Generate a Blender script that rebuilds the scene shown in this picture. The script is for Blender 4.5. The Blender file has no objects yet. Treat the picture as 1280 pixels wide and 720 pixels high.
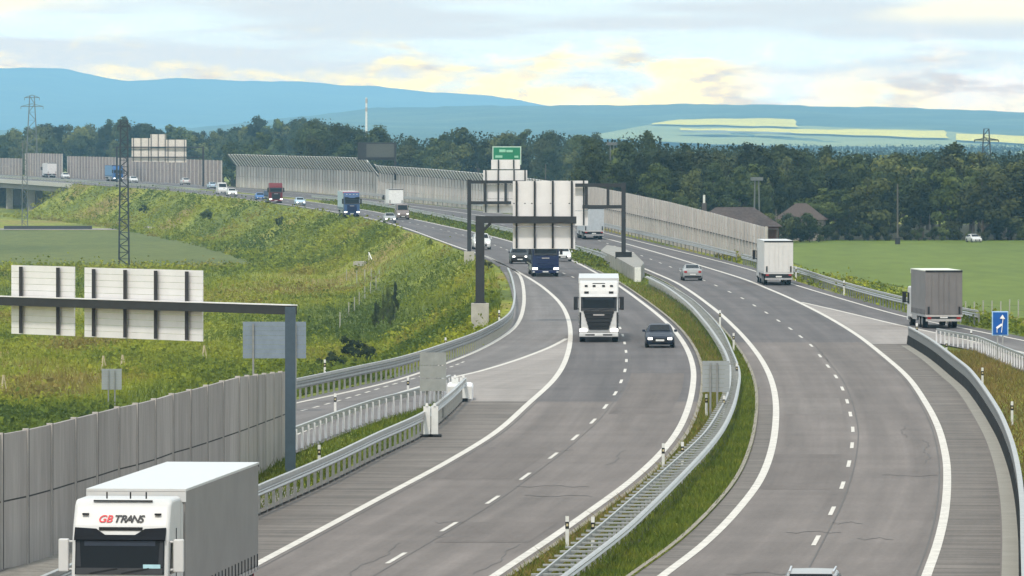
import bpy, bmesh, math, random
import numpy as np
from mathutils import Vector, Matrix, Euler
random.seed(7); rng = np.random.default_rng(7)
SC = bpy.context.scene; COL = SC.collection
FOC, CXP, HZ, HC = 8000.0, 640.0, 171.0, 13.0     # focal length in px of a 1280 frame, horizon row, camera height

# ------------------------------------------------------------------ geometry of the place
def sst(a, b, x):
    t = np.clip((np.asarray(x, float) - a) / (b - a), 0, 1); return t * t * (3 - 2 * t)
def zr(Y): return 1.8 * sst(800, 1700, Y)          # height of the carriageways along the view
def W(px, py, z=None):                             # a spot of the survey sketch -> a point of the ground
    Y = 500.0
    for _ in range(60):
        h = HC - (zr(Y) if z is None else z)
        Y = 0.5 * Y + 0.5 * FOC * h / (py - HZ)
    s = FOC / Y
    return Vector(((px - CXP) / s, Y, float(zr(Y)) if z is None else z))
class Line:
    """a road line: X as a smooth function of Y"""
    def __init__(self, pts=None, xy=None, z=None):
        p = [(W(a, b, z)) for a, b in pts] if pts else []
        q = sorted([(v.y, v.x) for v in p] + [(b, a) for a, b in (xy or [])])
        self.Y = np.array([a for a, b in q]); self.X = np.array([b for a, b in q])
        n = len(q); m = np.zeros(n)
        for i in range(n):
            a, b = max(0, i - 1), min(n - 1, i + 1)
            m[i] = (self.X[b] - self.X[a]) / (self.Y[b] - self.Y[a])
        self.m = m
    def __call__(self, y):
        y = np.asarray(y, float); sh = y.shape; y = y.ravel()
        i = np.clip(np.searchsorted(self.Y, y) - 1, 0, len(self.Y) - 2)
        h = self.Y[i + 1] - self.Y[i]; t = (y - self.Y[i]) / h; tc = np.clip(t, 0, 1)
        t2, t3 = tc**2, tc**3
        r = (2*t3-3*t2+1)*self.X[i] + (t3-2*t2+tc)*h*self.m[i] + (-2*t3+3*t2)*self.X[i+1] + (t3-t2)*h*self.m[i+1]
        r = np.where(y < self.Y[0], self.X[0] + self.m[0]*(y-self.Y[0]), r)
        r = np.where(y > self.Y[-1], self.X[-1] + self.m[-1]*(y-self.Y[-1]), r)
        return r.reshape(sh) if sh else float(r[0])
    def off(self, d): return lambda y: self(y) + d
    def slope(self, y): return (self(y + 1) - self(y - 1)) / 2
def Yat(py): return W(640, py).y
# outer edge of the left carriageway, then of the exit ramp
LG = Line([(0,224),(130,232.5),(200,237),(290,247),(340,254),(400,263),(470,276),(510,288),(545,300),(575,312),(600,321),(622,333),(634,350),(641,375),(641,395),(633,413),(600,434),(560,450),(500,470),(440,484),(365,501)])
far = [1250, 1450, 1700, 1950]
def fx(d): return [(LG(y) + d, y) for y in far]
LCi = Line([(452,262),(516,274),(581,288),(612,295),(638,302),(710,324),(745,341),(770,355),(805,380),(835,405),(855,430),(866,458),(865,490),(853,528),(830,562),(790,600),(740,637),(690,672),(618,720)], fx(8.8))
LM = Line([(602,318.5),(625,329),(651,342),(665,350),(681,361),(700,379),(710,398),(713,422),(707,450),(692,475),(660,505),(620,540),(560,577),(480,620),(400,663),(325,703)], [(LG(y) + 1.0, y) for y in (1050, 1450, 1950)])
RAMPL = Line([(602,318.5),(625,329),(643,338),(651,347),(655,368),(653,390),(645,407),(630,420),(600,437),(560,453.5),(500,474),(440,489),(365,505)])
RAMPD = Line([(630,428),(600,443),(560,460),(480,484),(420,502),(365,517)])
GORE = Line([(709,423),(690,433),(668,442),(640,452),(600,464),(570,471),(540,479),(480,498),(365,545)])
FEN = Line([(570,490),(527,509),(470,525),(420,543),(372,562)])
GMb = Line([(582,497),(560,520),(527,546),(470,574),(407,606),(322,645)])
RCi = Line([(452,254),(520,265),(580,277),(620,286),(690,302),(740,317),(790,330.5),(820,342),(850,356),(890,384),(920,411),(945,440),(960,465),(968,490),(970,520),(965,560),(950,600),(920,640),(880,680),(828,720)], fx(13.4))
RCr = Line([(690,282),(760,299),(815,314),(872,331),(930,349),(960,361),(990,374),(1030,394),(1070,418),(1105,445),(1135,472),(1158,505),(1173,535),(1182,570),(1184,600),(1181,640),(1172,680),(1158,720)], fx(21.5))
ROr = Line([(690,275.5),(755,291),(815,306),(932,335.5),(987,354),(1060,376),(1132,396),(1192,408),(1280,426)], fx(24.6))
RAMPR = Line([(1000,377.5),(1040,386.5),(1080,396),(1120,405.5),(1173,417),(1280,441)])
RRb = Line([(690,272),(757,288.5),(850,310),(932,331),(992,347),(1055,368),(1135,390),(1202,403),(1280,419)], fx(26.0))
RLb = Line([(1166,427),(1195,433),(1220,438),(1253,452),(1280,463)])
RBb = Line([(1130,428),(1160,447),(1188,470),(1210,490),(1242,540),(1258,580),(1267,620),(1272,670),(1273,720)])
WB = Line([(952,329),(850,306),(757,285),(690,271)], fx(27.6))
MLt = Line([(803,342),(830,356),(860,378),(882,402),(898,424),(908,442),(913,462),(910,490),(899,512),(880,540),(837,580),(750,655),(715,683),(669,720)], z=0.75)
MRt = Line([(806,341),(832,354),(862,371),(882,388),(902,411),(916,440),(924,463),(922,485),(915,510),(899,540),(862,582),(790,652),(750,684),(702,720)], z=0.75)     # the two rails of the median barrier
RE = lambda y: ROr(y) + 2.6
def gbase_l(Y): return -6 + 3 * sst(1750, 2300, Y)
def ground_z(X, Y):
    X = np.asarray(X, float); Y = np.asarray(Y, float)
    l = LG(Y) - 0.9; r = RE(Y); road = zr(Y)
    bl = gbase_l(Y); br = -2.5 + 0 * Y
    zl = np.maximum(bl, road - 0.06 - 0.55 * (l - X)); k = sst(0, 4, zl - bl); zl = bl + (zl - bl) * (0.75 + 0.25 * k)
    zrr = np.maximum(br, road - 0.06 - 0.30 * (X - r))
    inside = road - 0.07
    bridge = sst(1540, 1548, Y) * (1 - sst(1830, 1838, Y))
    inside = inside * (1 - bridge) + bl * bridge
    zl = zl * (1 - bridge) + bl * bridge
    z = np.where(X < l, zl, np.where(X > r, zrr, inside))
    f = sst(2080, 2300, Y); z = z * (1 - f) - 3 * f
    return z
def GP(X, Y): return Vector((X, Y, float(ground_z(X, Y))))
def WG(px, py):                                    # like W, on the natural ground (embankments and fields)
    best = None
    for Y in np.concatenate([np.arange(150, 1200, 1.0), np.arange(1200, 2600, 3)]):
        X = (px - CXP) * Y / FOC; z = float(ground_z(X, Y)); y = HZ + (HC - z) * FOC / Y
        if y <= py: return Vector((X, Y, z))
    return Vector((X, Y, z))

# ------------------------------------------------------------------ materials
MATS = {}
def mat(name, col, rough=0.6, metal=0.0, var=0.12, scale=3.0, bump=0.0, spec=0.25, trans=0.0, emit=0.0, coat=0.0, var2=0.0, stretch=None):
    if name in MATS: return MATS[name]
    m = bpy.data.materials.new(name); m.use_nodes = True; nt = m.node_tree; b = nt.nodes['Principled BSDF']
    b.inputs['Roughness'].default_value = rough; b.inputs['Metallic'].default_value = metal
    b.inputs['Specular IOR Level'].default_value = spec; b.inputs['Coat Weight'].default_value = coat
    tc = nt.nodes.new('ShaderNodeTexCoord'); src = tc.outputs['Object']
    if stretch:
        mp = nt.nodes.new('ShaderNodeMapping'); mp.inputs['Scale'].default_value = stretch; nt.links.new(src, mp.inputs[0]); src = mp.outputs[0]
    n = nt.nodes.new('ShaderNodeTexNoise'); n.inputs['Scale'].default_value = scale; n.inputs['Detail'].default_value = 6; n.inputs['Roughness'].default_value = 0.62
    nt.links.new(src, n.inputs['Vector'])
    r = nt.nodes.new('ShaderNodeMapRange'); r.inputs[1].default_value = 0.28; r.inputs[2].default_value = 0.72
    r.inputs[3].default_value = 1 - var; r.inputs[4].default_value = 1 + var; nt.links.new(n.outputs['Fac'], r.inputs[0])
    fac = r.outputs[0]
    if var2:
        n2 = nt.nodes.new('ShaderNodeTexNoise'); n2.inputs['Scale'].default_value = scale * 9; n2.inputs['Detail'].default_value = 3; nt.links.new(src, n2.inputs['Vector'])
        r2 = nt.nodes.new('ShaderNodeMapRange'); r2.inputs[1].default_value = 0.3; r2.inputs[2].default_value = 0.7
        r2.inputs[3].default_value = 1 - var2; r2.inputs[4].default_value = 1 + var2; nt.links.new(n2.outputs['Fac'], r2.inputs[0])
        mm = nt.nodes.new('ShaderNodeMath'); mm.operation = 'MULTIPLY'; nt.links.new(fac, mm.inputs[0]); nt.links.new(r2.outputs[0], mm.inputs[1]); fac = mm.outputs[0]
    v = nt.nodes.new('ShaderNodeVectorMath'); v.operation = 'SCALE'; v.inputs[0].default_value = col[:3]; nt.links.new(fac, v.inputs['Scale'])
    nt.links.new(v.outputs[0], b.inputs['Base Color'])
    if bump:
        bp = nt.nodes.new('ShaderNodeBump'); bp.inputs['Strength'].default_value = bump; nt.links.new(n.outputs['Fac'], bp.inputs['Height']); nt.links.new(bp.outputs[0], b.inputs['Normal'])
    if emit: b.inputs['Emission Color'].default_value = (*col[:3], 1); b.inputs['Emission Strength'].default_value = emit
    MATS[name] = m; return m
def ramp_mat(name, cols, scale, rough=0.9, fine=6.0, finevar=0.35, stretch=(1,1,1), rand=0.0, trans=0.0, lo=0.3, hi=0.7):
    """colours mixed by a noise field, with a second finer noise, and optional variation from object to object"""
    if name in MATS: return MATS[name]
    m = bpy.data.materials.new(name); m.use_nodes = True; nt = m.node_tree; b = nt.nodes['Principled BSDF']; b.inputs['Roughness'].default_value = rough; b.inputs['Specular IOR Level'].default_value = 0.15
    g = nt.nodes.new('ShaderNodeNewGeometry'); mp = nt.nodes.new('ShaderNodeMapping'); mp.inputs['Scale'].default_value = stretch; nt.links.new(g.outputs['Position'], mp.inputs[0])
    n = nt.nodes.new('ShaderNodeTexNoise'); n.inputs['Scale'].default_value = scale; n.inputs['Detail'].default_value = 5; n.inputs['Roughness'].default_value = 0.6; nt.links.new(mp.outputs[0], n.inputs['Vector'])
    r = nt.nodes.new('ShaderNodeValToRGB'); els = r.color_ramp.elements
    for i, c in enumerate(cols):
        p = lo + (hi - lo) * i / (len(cols) - 1)
        e = els[i] if i < 2 else els.new(p)
        e.position = p; e.color = (*c, 1)
    nt.links.new(n.outputs['Fac'], r.inputs[0])
    n2 = nt.nodes.new('ShaderNodeTexNoise'); n2.inputs['Scale'].default_value = fine; n2.inputs['Detail'].default_value = 3; nt.links.new(mp.outputs[0], n2.inputs['Vector'])
    r2 = nt.nodes.new('ShaderNodeMapRange'); r2.inputs[1].default_value = 0.3; r2.inputs[2].default_value = 0.7; r2.inputs[3].default_value = 1 - finevar; r2.inputs[4].default_value = 1 + finevar; nt.links.new(n2.outputs['Fac'], r2.inputs[0])
    fac = r2.outputs[0]
    if rand:
        oi = nt.nodes.new('ShaderNodeObjectInfo'); r3 = nt.nodes.new('ShaderNodeMapRange'); r3.inputs[3].default_value = 1 - rand; r3.inputs[4].default_value = 1 + rand; nt.links.new(oi.outputs['Random'], r3.inputs[0])
        mm = nt.nodes.new('ShaderNodeMath'); mm.operation = 'MULTIPLY'; nt.links.new(fac, mm.inputs[0]); nt.links.new(r3.outputs[0], mm.inputs[1]); fac = mm.outputs[0]
    v = nt.nodes.new('ShaderNodeVectorMath'); v.operation = 'SCALE'; nt.links.new(r.outputs[0], v.inputs[0]); nt.links.new(fac, v.inputs['Scale']); nt.links.new(v.outputs[0], b.inputs['Base Color'])
    if trans:
        t = nt.nodes.new('ShaderNodeBsdfTranslucent'); nt.links.new(v.outputs[0], t.inputs['Color']); mx = nt.nodes.new('ShaderNodeMixShader'); mx.inputs[0].default_value = trans
        nt.links.new(b.outputs[0], mx.inputs[1]); nt.links.new(t.outputs[0], mx.inputs[2]); nt.links.new(mx.outputs[0], nt.nodes['Material Output'].inputs['Surface'])
    MATS[name] = m; return m
def S(r, g, b):                                    # sRGB 0-255 -> linear
    f = lambda c: ((c/255 + 0.055)/1.055)**2.4 if c > 10 else c/255/12.92
    return (f(r), f(g), f(b))

# ------------------------------------------------------------------ mesh helpers
class MB:
    def __init__(self): self.v = []; self.f = []
    def add(self, vs, fs):
        o = len(self.v); self.v += [tuple(p) for p in vs]; self.f += [tuple(i + o for i in f) for f in fs]; return self
    def box(self, x0, x1, y0, y1, z0, z1):
        return self.add([(x0,y0,z0),(x1,y0,z0),(x1,y1,z0),(x0,y1,z0),(x0,y0,z1),(x1,y0,z1),(x1,y1,z1),(x0,y1,z1)],
                        [(0,3,2,1),(4,5,6,7),(0,1,5,4),(1,2,6,5),(2,3,7,6),(3,0,4,7)])
    def bar(self, p, q, w, h=None):
        h = h or w; p = Vector(p); q = Vector(q); d = (q - p).normalized()
        up = Vector((0,0,1)) if abs(d.z) < 0.95 else Vector((0,1,0)); a = d.cross(up).normalized() * w/2; b = a.cross(d).normalized() * h/2
        vs = [e + s*a + t*b for e in (p, q) for s, t in ((-1,-1),(1,-1),(1,1),(-1,1))]
        return self.add(vs, [(0,1,2,3),(7,6,5,4),(0,4,5,1),(1,5,6,2),(2,6,7,3),(3,7,4,0)])
    def tube(self, p, q, r, r2=None, n=12):
        r2 = r if r2 is None else r2; p = Vector(p); q = Vector(q); d = (q - p).normalized()
        up = Vector((0,0,1)) if abs(d.z) < 0.95 else Vector((0,1,0)); a = d.cross(up).normalized(); b = a.cross(d).normalized()
        vs = [e + rr*(math.cos(2*math.pi*k/n)*a + math.sin(2*math.pi*k/n)*b) for e, rr in ((p, r), (q, r2)) for k in range(n)]
        fs = [(k, (k+1)%n, n+(k+1)%n, n+k) for k in range(n)] + [tuple(range(n-1,-1,-1)), tuple(range(n, 2*n))]
        return self.add(vs, fs)
    def prism(self, poly, x0, x1):                 # polygon in (y, z), extruded along x
        n = len(poly); vs = [(x0, y, z) for y, z in poly] + [(x1, y, z) for y, z in poly]
        return self.add(vs, [tuple(range(n)), tuple(range(2*n-1, n-1, -1))] + [(i, n+i, n+(i+1)%n, (i+1)%n) for i in range(n)])
    def plate(self, poly, d):                      # 3-D polygon thickened along its normal by d
        P = [Vector(p) for p in poly]; nrm = (P[1]-P[0]).cross(P[2]-P[0]).normalized() * d; n = len(P)
        return self.add(P + [p + nrm for p in P], [tuple(range(n-1,-1,-1)), tuple(range(n, 2*n))] + [(i, (i+1)%n, n+(i+1)%n, n+i) for i in range(n)])
    def sweep(self, pts, prof, closed=True):       # profile (side, up) along points, side = horizontal right of travel
        n = len(prof); rows = []
        for i, p in enumerate(pts):
            d = Vector(pts[min(i+1, len(pts)-1)]) - Vector(pts[max(i-1, 0)]); d.z = 0; d.normalize(); sd = Vector((d.y, -d.x, 0))
            rows += [Vector(p) + sd*a + Vector((0,0,b)) for a, b in prof]
        fs = []
        for i in range(len(pts)-1):
            for k in range(n if closed else n-1):
                k2 = (k+1) % n; fs.append((i*n+k, i*n+k2, (i+1)*n+k2, (i+1)*n+k))
        if closed: fs += [tuple(range(n-1,-1,-1)), tuple((len(pts)-1)*n + k for k in range(n))]
        return self.add(rows, fs)
    def mesh(self, name, m, smooth=False):
        me = bpy.data.meshes.new(name); me.from_pydata(self.v, [], self.f); me.materials.append(m)
        bm = bmesh.new(); bm.from_mesh(me); bmesh.ops.recalc_face_normals(bm, faces=bm.faces); bm.to_mesh(me); bm.free()
        if smooth: me.polygons.foreach_set('use_smooth', [True]*len(me.polygons))
        return me
    def build(self, name, m, parent=None, smooth=False, bevel=0, seg=2):
        o = bpy.data.objects.new(name, self.mesh(name, m, smooth)); COL.objects.link(o)
        if parent: o.parent = parent
        if bevel:
            b = o.modifiers.new('bevel', 'BEVEL'); b.width = bevel; b.segments = seg; b.limit_method = 'ANGLE'; b.angle_limit = 0.5
        return o
def inst(me, name, parent, loc=(0,0,0), rz=0, sc=None):
    o = bpy.data.objects.new(name, me); COL.objects.link(o); o.location = loc; o.rotation_euler = (0,0,rz)
    if sc: o.scale = sc
    if parent: o.parent = parent
    return o
def tag(o, label, cat, group=None, kind=None):
    if label: o['label'] = label
    if cat: o['category'] = cat
    if group: o['group'] = group
    if kind: o['kind'] = kind
    return o
def empty(name, loc, rz=0, label=None, cat=None, group=None):
    o = bpy.data.objects.new(name, None); COL.objects.link(o); o.location = loc; o.rotation_euler = (0,0,rz); o.empty_display_size = 0.5
    return tag(o, label, cat, group)
def copy_tree(o, parent=None):
    c = o.copy(); COL.objects.link(c)
    if parent: c.parent = parent
    for ch in [x for x in bpy.data.objects if x.parent == o]: copy_tree(ch, c)
    return c
def raw_mesh(name, V, Fq, m, parent=None):         # numpy quads -> one object
    me = bpy.data.meshes.new(name); n = len(V); k = Fq.shape[1]; me.vertices.add(n); me.vertices.foreach_set('co', np.ascontiguousarray(V, dtype=np.float32).ravel())
    me.loops.add(Fq.size); me.loops.foreach_set('vertex_index', np.ascontiguousarray(Fq, dtype=np.int32).ravel()); me.polygons.add(len(Fq))
    me.polygons.foreach_set('loop_start', np.arange(0, Fq.size, k, dtype=np.int32)); me.polygons.foreach_set('loop_total', np.full(len(Fq), k, dtype=np.int32))
    me.update(calc_edges=True); me.validate(); me.materials.append(m)
    if parent == 'mesh': return me
    o = bpy.data.objects.new(name, me); COL.objects.link(o)
    if parent: o.parent = parent
    return o
def leaf_quads(C, size, flat=0.0, nrm=None):
    """one randomly turned quad of about the given size at each centre"""
    n = len(C); a = rng.normal(size=(n,3)); a[:,2] *= (1-flat)
    if nrm is not None: nn = nrm + 0.45*rng.normal(size=(n,3)); nn /= np.linalg.norm(nn,axis=1)[:,None]; a = np.cross(nn, a)
    a /= np.linalg.norm(a,axis=1)[:,None]
    b = np.cross(a, rng.normal(size=(n,3))) if nrm is None else np.cross(nn, a); b /= np.linalg.norm(b,axis=1)[:,None]
    s = (size * (0.6 + 0.8*rng.random(n)))[:,None] / 2
    a = a*s; b = b*s*0.75
    V = np.stack([C-a, C+b*1.0, C+a, C-b], 1).reshape(-1,3); return V, np.arange(4*n).reshape(-1,4)
def blades(P, h, w, lean=0.35):
    """grass blades: triangles rising from the points P"""
    n = len(P); th = rng.random(n)*2*math.pi; d = np.stack([np.cos(th), np.sin(th), np.zeros(n)],1); ww = (w*(0.6+0.8*rng.random(n)))[:,None]
    hh = h*(0.5+0.9*rng.random(n)); tip = P + np.stack([rng.normal(size=n)*lean*hh, rng.normal(size=n)*lean*hh, hh],1)
    V = np.stack([P-d*ww/2, P+d*ww/2, tip],1).reshape(-1,3); return V, np.arange(3*n).reshape(-1,3)

def strip(name, fL, fR, Y0, Y1, dz, m, n=6, step=4.0, kind='structure', ref=None):
    Ys = np.arange(Y0, Y1, step) if Y1 < 700 else np.concatenate([np.arange(Y0, min(700, Y1), step), np.arange(max(Y0, 700), Y1, step*3)])
    Ys = np.unique(np.append(Ys, Y1)); a = np.array([fL(y) for y in Ys]); b = np.array([fR(y) for y in Ys])
    t = np.linspace(0, 1, n+1)[None,:]; X = a[:,None]*(1-t) + b[:,None]*t; YY = np.repeat(Ys[:,None], n+1, 1); Z = zr(YY) + dz
    V = np.stack([X, YY, Z], 2).reshape(-1,3); r = len(Ys); i = np.arange(r-1)[:,None]*(n+1) + np.arange(n)[None,:]; i = i.ravel()
    F = np.stack([i, i+1, i+n+2, i+n+1], 1); o = raw_mesh(name, V, F, m)
    if kind: o['kind'] = kind
    ref = ref or fL; rx = np.array([ref(y) for y in Ys]); dx = np.gradient(rx, Ys); al = Ys*1.0; al[1:] = Ys[0] + np.cumsum(np.hypot(1, dx[1:])*np.diff(Ys)); at = o.data.attributes.new('along', 'FLOAT_VECTOR', 'POINT')
    U = np.stack([X - rx[:,None], np.repeat(al[:,None], n+1, 1) + (X-rx[:,None])*dx[:,None], 0*X], 2).astype(np.float32); at.data.foreach_set('vector', U.ravel())
    return o
# ------------------------------------------------------------------ camera, sun, sky, air
cam = bpy.data.cameras.new('camera'); co = bpy.data.objects.new('camera', cam); COL.objects.link(co); SC.camera = co
co.location = (0, 0, HC); co.rotation_euler = (math.pi/2, 0, 0); cam.sensor_width = 36; cam.lens = 36*FOC/1280; cam.shift_y = -(360-HZ)/1280
cam.clip_start = 5; cam.clip_end = 80000
SUN_EL, SUN_AZ = 52, 196                           # azimuth clockwise from +Y
sl = bpy.data.lights.new('sun', 'SUN'); sl.energy = 2.3; sl.angle = math.radians(5); sl.color = (1, 0.92, 0.80)
so = bpy.data.objects.new('sun', sl); COL.objects.link(so); so.rotation_euler = Euler((math.radians(90-SUN_EL), 0, math.radians(180-SUN_AZ)), 'XYZ')
wd = bpy.data.worlds.new('World'); SC.world = wd; wd.use_nodes = True; nt = wd.node_tree; nt.nodes.clear()
N = nt.nodes.new; Lk = nt.links.new
out = N('ShaderNodeOutputWorld'); bg = N('ShaderNodeBackground'); bg.inputs[1].default_value = 0.1; Lk(bg.outputs[0], out.inputs[0])
sky = N('ShaderNodeTexSky'); sky.sky_type = 'NISHITA'; sky.sun_disc = False; sky.sun_elevation = math.radians(SUN_EL); sky.sun_rotation = math.radians(SUN_AZ)
tc = N('ShaderNodeTexCoord')
def noise(scl, loc, detail=6, rough=0.55, dist=0.0):
    mp = N('ShaderNodeMapping'); mp.inputs['Scale'].default_value = scl; mp.inputs['Location'].default_value = loc; Lk(tc.outputs['Generated'], mp.inputs[0])
    n = N('ShaderNodeTexNoise'); n.inputs['Scale'].default_value = 1; n.inputs['Detail'].default_value = detail; n.inputs['Roughness'].default_value = rough; n.inputs['Distortion'].default_value = dist
    Lk(mp.outputs[0], n.inputs['Vector']); return n.outputs['Fac']
def rng_node(src, a, b, c=0, d=1):
    r = N('ShaderNodeMapRange'); r.interpolation_type = 'SMOOTHSTEP'; r.inputs[1].default_value = a; r.inputs[2].default_value = b; r.inputs[3].default_value = c; r.inputs[4].default_value = d; Lk(src, r.inputs[0]); return r.outputs[0]
def mathn(op, a, b):
    m = N('ShaderNodeMath'); m.operation = op
    for i, v in enumerate((a, b)):
        if isinstance(v, (int, float)): m.inputs[i].default_value = v
        else: Lk(v, m.inputs[i])
    return m.outputs[0]
def mixc(fac, a, b):
    m = N('ShaderNodeMix'); m.data_type = 'RGBA'; m.clamp_factor = True
    if isinstance(fac, float): m.inputs[0].default_value = fac
    else: Lk(fac, m.inputs[0])
    for i, v in ((6, a), (7, b)):
        if isinstance(v, tuple): m.inputs[i].default_value = (*v, 1)
        else: Lk(v, m.inputs[i])
    return m.outputs[2]
sep = N('ShaderNodeSeparateXYZ'); Lk(tc.outputs['Generated'], sep.inputs[0]); ZD = sep.outputs[2]; XD = sep.outputs[0]
K = 10.0
def kc(r, g, b, m=1.0): return tuple(c*K*m for c in S(r, g, b))
veil = mixc(0.86, sky.outputs[0], kc(216, 228, 240, 1.08))                    # thin high overcast over the clear sky
n_streak = noise((15, 3, 170), (3.1, 0, 0.4), 5, 0.5)
cyan = mixc(rng_node(n_streak, 0.42, 0.60), veil, kc(222, 241, 248, 1.12))    # pale streaks between the layers
n_cum = noise((60, 3, 190), (7.7, 1, 2.2), 7, 0.6, 0.3)
base_lift = rng_node(ZD, 0.0035, 0.0175, 0.16, -0.09)
cum = rng_node(mathn('ADD', n_cum, base_lift), 0.43, 0.66)
low = rng_node(ZD, 0.012, 0.019, 1.0, 0.12)
cum = mathn('MULTIPLY', cum, low)
n_warm = noise((34, 3, 120), (1.3, 4, 9.2), 4, 0.5)
wx = rng_node(mathn('ABSOLUTE', mathn('ADD', XD, 0.020), 0), 0.0, 0.105, 0.27, -0.06)
warm = rng_node(mathn('ADD', n_warm, wx), 0.36, 0.76)
cumcol = mixc(warm, kc(236, 234, 234, 1.15), kc(255, 240, 200, 1.16))
n_sh = noise((70, 3, 300), (2.0, 8, 5.0), 5, 0.6)
cumcol = mixc(rng_node(n_sh, 0.48, 0.66, 0, 0.85), cumcol, kc(206, 206, 214, 1.0))
allc = mixc(cum, cyan, cumcol)
n_hi = noise((9, 3, 60), (5.5, 2, 1.1), 4, 0.5)
hi_y = mathn('MULTIPLY', rng_node(n_hi, 0.52, 0.62), rng_node(ZD, 0.0165, 0.020))
allc = mixc(mathn('MULTIPLY', hi_y, 0.8), allc, kc(255, 247, 222, 1.15))
# the air box thins the sky near the horizon: the clouds behind it are that much brighter
HAZE_D, HAZE_TOP = 0.8e-4, 285.0
LINF = (2.1, 4.5, 6.4)
path = mathn('MINIMUM', mathn('DIVIDE', HAZE_TOP-HC, mathn('MAXIMUM', ZD, 0.002)), 26400.0)
T = mathn('EXPONENT', mathn('MULTIPLY', path, -HAZE_D), 0); ext = mathn('DIVIDE', 1.0, T)
vm = lambda op, a, b: (lambda n: (setattr(n, 'operation', op), Lk(a, n.inputs[0]), (Lk(b, n.inputs['Scale']) if op == 'SCALE' else Lk(b, n.inputs[1])), n.outputs[0])[-1])(N('ShaderNodeVectorMath'))
li = N('ShaderNodeCombineXYZ')
for k in range(3): li.inputs[k].default_value = LINF[k]
lit = vm('SCALE', li.outputs[0], mathn('SUBTRACT', 1.0, T))
strip_d = vm('SCALE', allc, rng_node(ZD, 0.022, 0.06, 0.79, 1.0)); rad = vm('SCALE', vm('SUBTRACT', strip_d, lit), ext); zero = N('ShaderNodeCombineXYZ')
for k in range(3): zero.inputs[k].default_value = -0.3
rad = vm('MAXIMUM', rad, zero.outputs[0]); glow = rng_node(ZD, 0.03, 0.25, 1.0, 1.15)
Lk(vm('SCALE', rad, glow), bg.inputs[0])
vs = SC.view_settings; vs.view_transform = 'Standard'; vs.look = 'None'; vs.exposure = 0.3; vs.gamma = 1; vs.use_curve_mapping = False
cy = SC.cycles; cy.use_denoising = True; cy.max_bounces = 6; cy.diffuse_bounces = 3; cy.glossy_bounces = 3; cy.transmission_bounces = 4; cy.volume_bounces = 0; cy.transparent_max_bounces = 8
try: cy.denoiser = 'OPENIMAGEDENOISE'
except Exception: pass
hz = MB().box(-9000, 9000, -400, 26500, -8, 285).build('haze', mat('haze_seed', (1,1,1)))
hm = bpy.data.materials.new('air'); hm.use_nodes = True; hm.node_tree.nodes.clear(); ho = hm.node_tree.nodes.new('ShaderNodeOutputMaterial'); pv = hm.node_tree.nodes.new('ShaderNodeVolumePrincipled')
pv.inputs['Color'].default_value = (0.34, 0.71, 1.0, 1); pv.inputs['Density'].default_value = HAZE_D; pv.inputs['Density Attribute'].default_value = ''; pv.inputs['Anisotropy'].default_value = -0.3
hm.node_tree.links.new(pv.outputs[0], ho.inputs['Volume']); hz.data.materials.clear(); hz.data.materials.append(hm); hz['kind'] = 'stuff'

# ------------------------------------------------------------------ ground
g_mat = ramp_mat('meadow_grass', [(0.075,0.098,0.012),(0.125,0.150,0.014),(0.195,0.210,0.018),(0.190,0.150,0.034)], 0.045, fine=1.3, finevar=0.45, stretch=(1,0.35,1), lo=0.36, hi=0.64)
Ys = np.concatenate([np.arange(-250, 90, 60), np.arange(90, 450, 3), np.arange(450, 1100, 6), np.arange(1100, 2400, 14), np.geomspace(2400, 25000, 24)])
lo = np.array([-8000,-4000,-1500,-700,-400,-250,-170,-120,-90,-70,-55,-45,-37,-30,-26,-22,-19,-15,-13,-12,-11.4,-10,-7.5,-5,-3,-1.6,-0.9,-0.4]); hi = np.array([0,0.6,2,4,6,8,8.6,10,13,18,26,40,60,90,140,220,400,800,1500,4000,7900])
V = []
for y in Ys:
    yc = min(max(y, 100), 2300); l, r = LG(yc), RE(yc)
    V.append(np.concatenate([l+lo, l + (r-l)*np.array([0.05,0.2,0.4,0.6,0.8,0.95]), r+hi]))
X = np.array(V); X = np.clip(X, -8600, 8600); YY = np.repeat(Ys[:,None], X.shape[1], 1); Z = ground_z(X, np.clip(YY, 100, None))
outside = (X < LG(np.clip(YY,100,2300))-1.2) | (X > RE(np.clip(YY,100,2300))+0.5)
Z = Z + (X < LG(np.clip(YY,100,2300))-1.2) * (Z > -5.7) * (YY < 2300) * (0.35*np.sin(X*0.31+YY*0.13)*np.sin(YY*0.071+1.3) - 0.15)
V = np.stack([X, YY, Z], 2).reshape(-1,3); nc = X.shape[1]; i = (np.arange(len(Ys)-1)[:,None]*nc + np.arange(nc-1)[None,:]).ravel()
o = raw_mesh('ground', V, np.stack([i,i+1,i+nc+1,i+nc],1), g_mat); o['kind'] = 'structure'; o.data.polygons.foreach_set('use_smooth', [True]*len(o.data.polygons))

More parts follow.
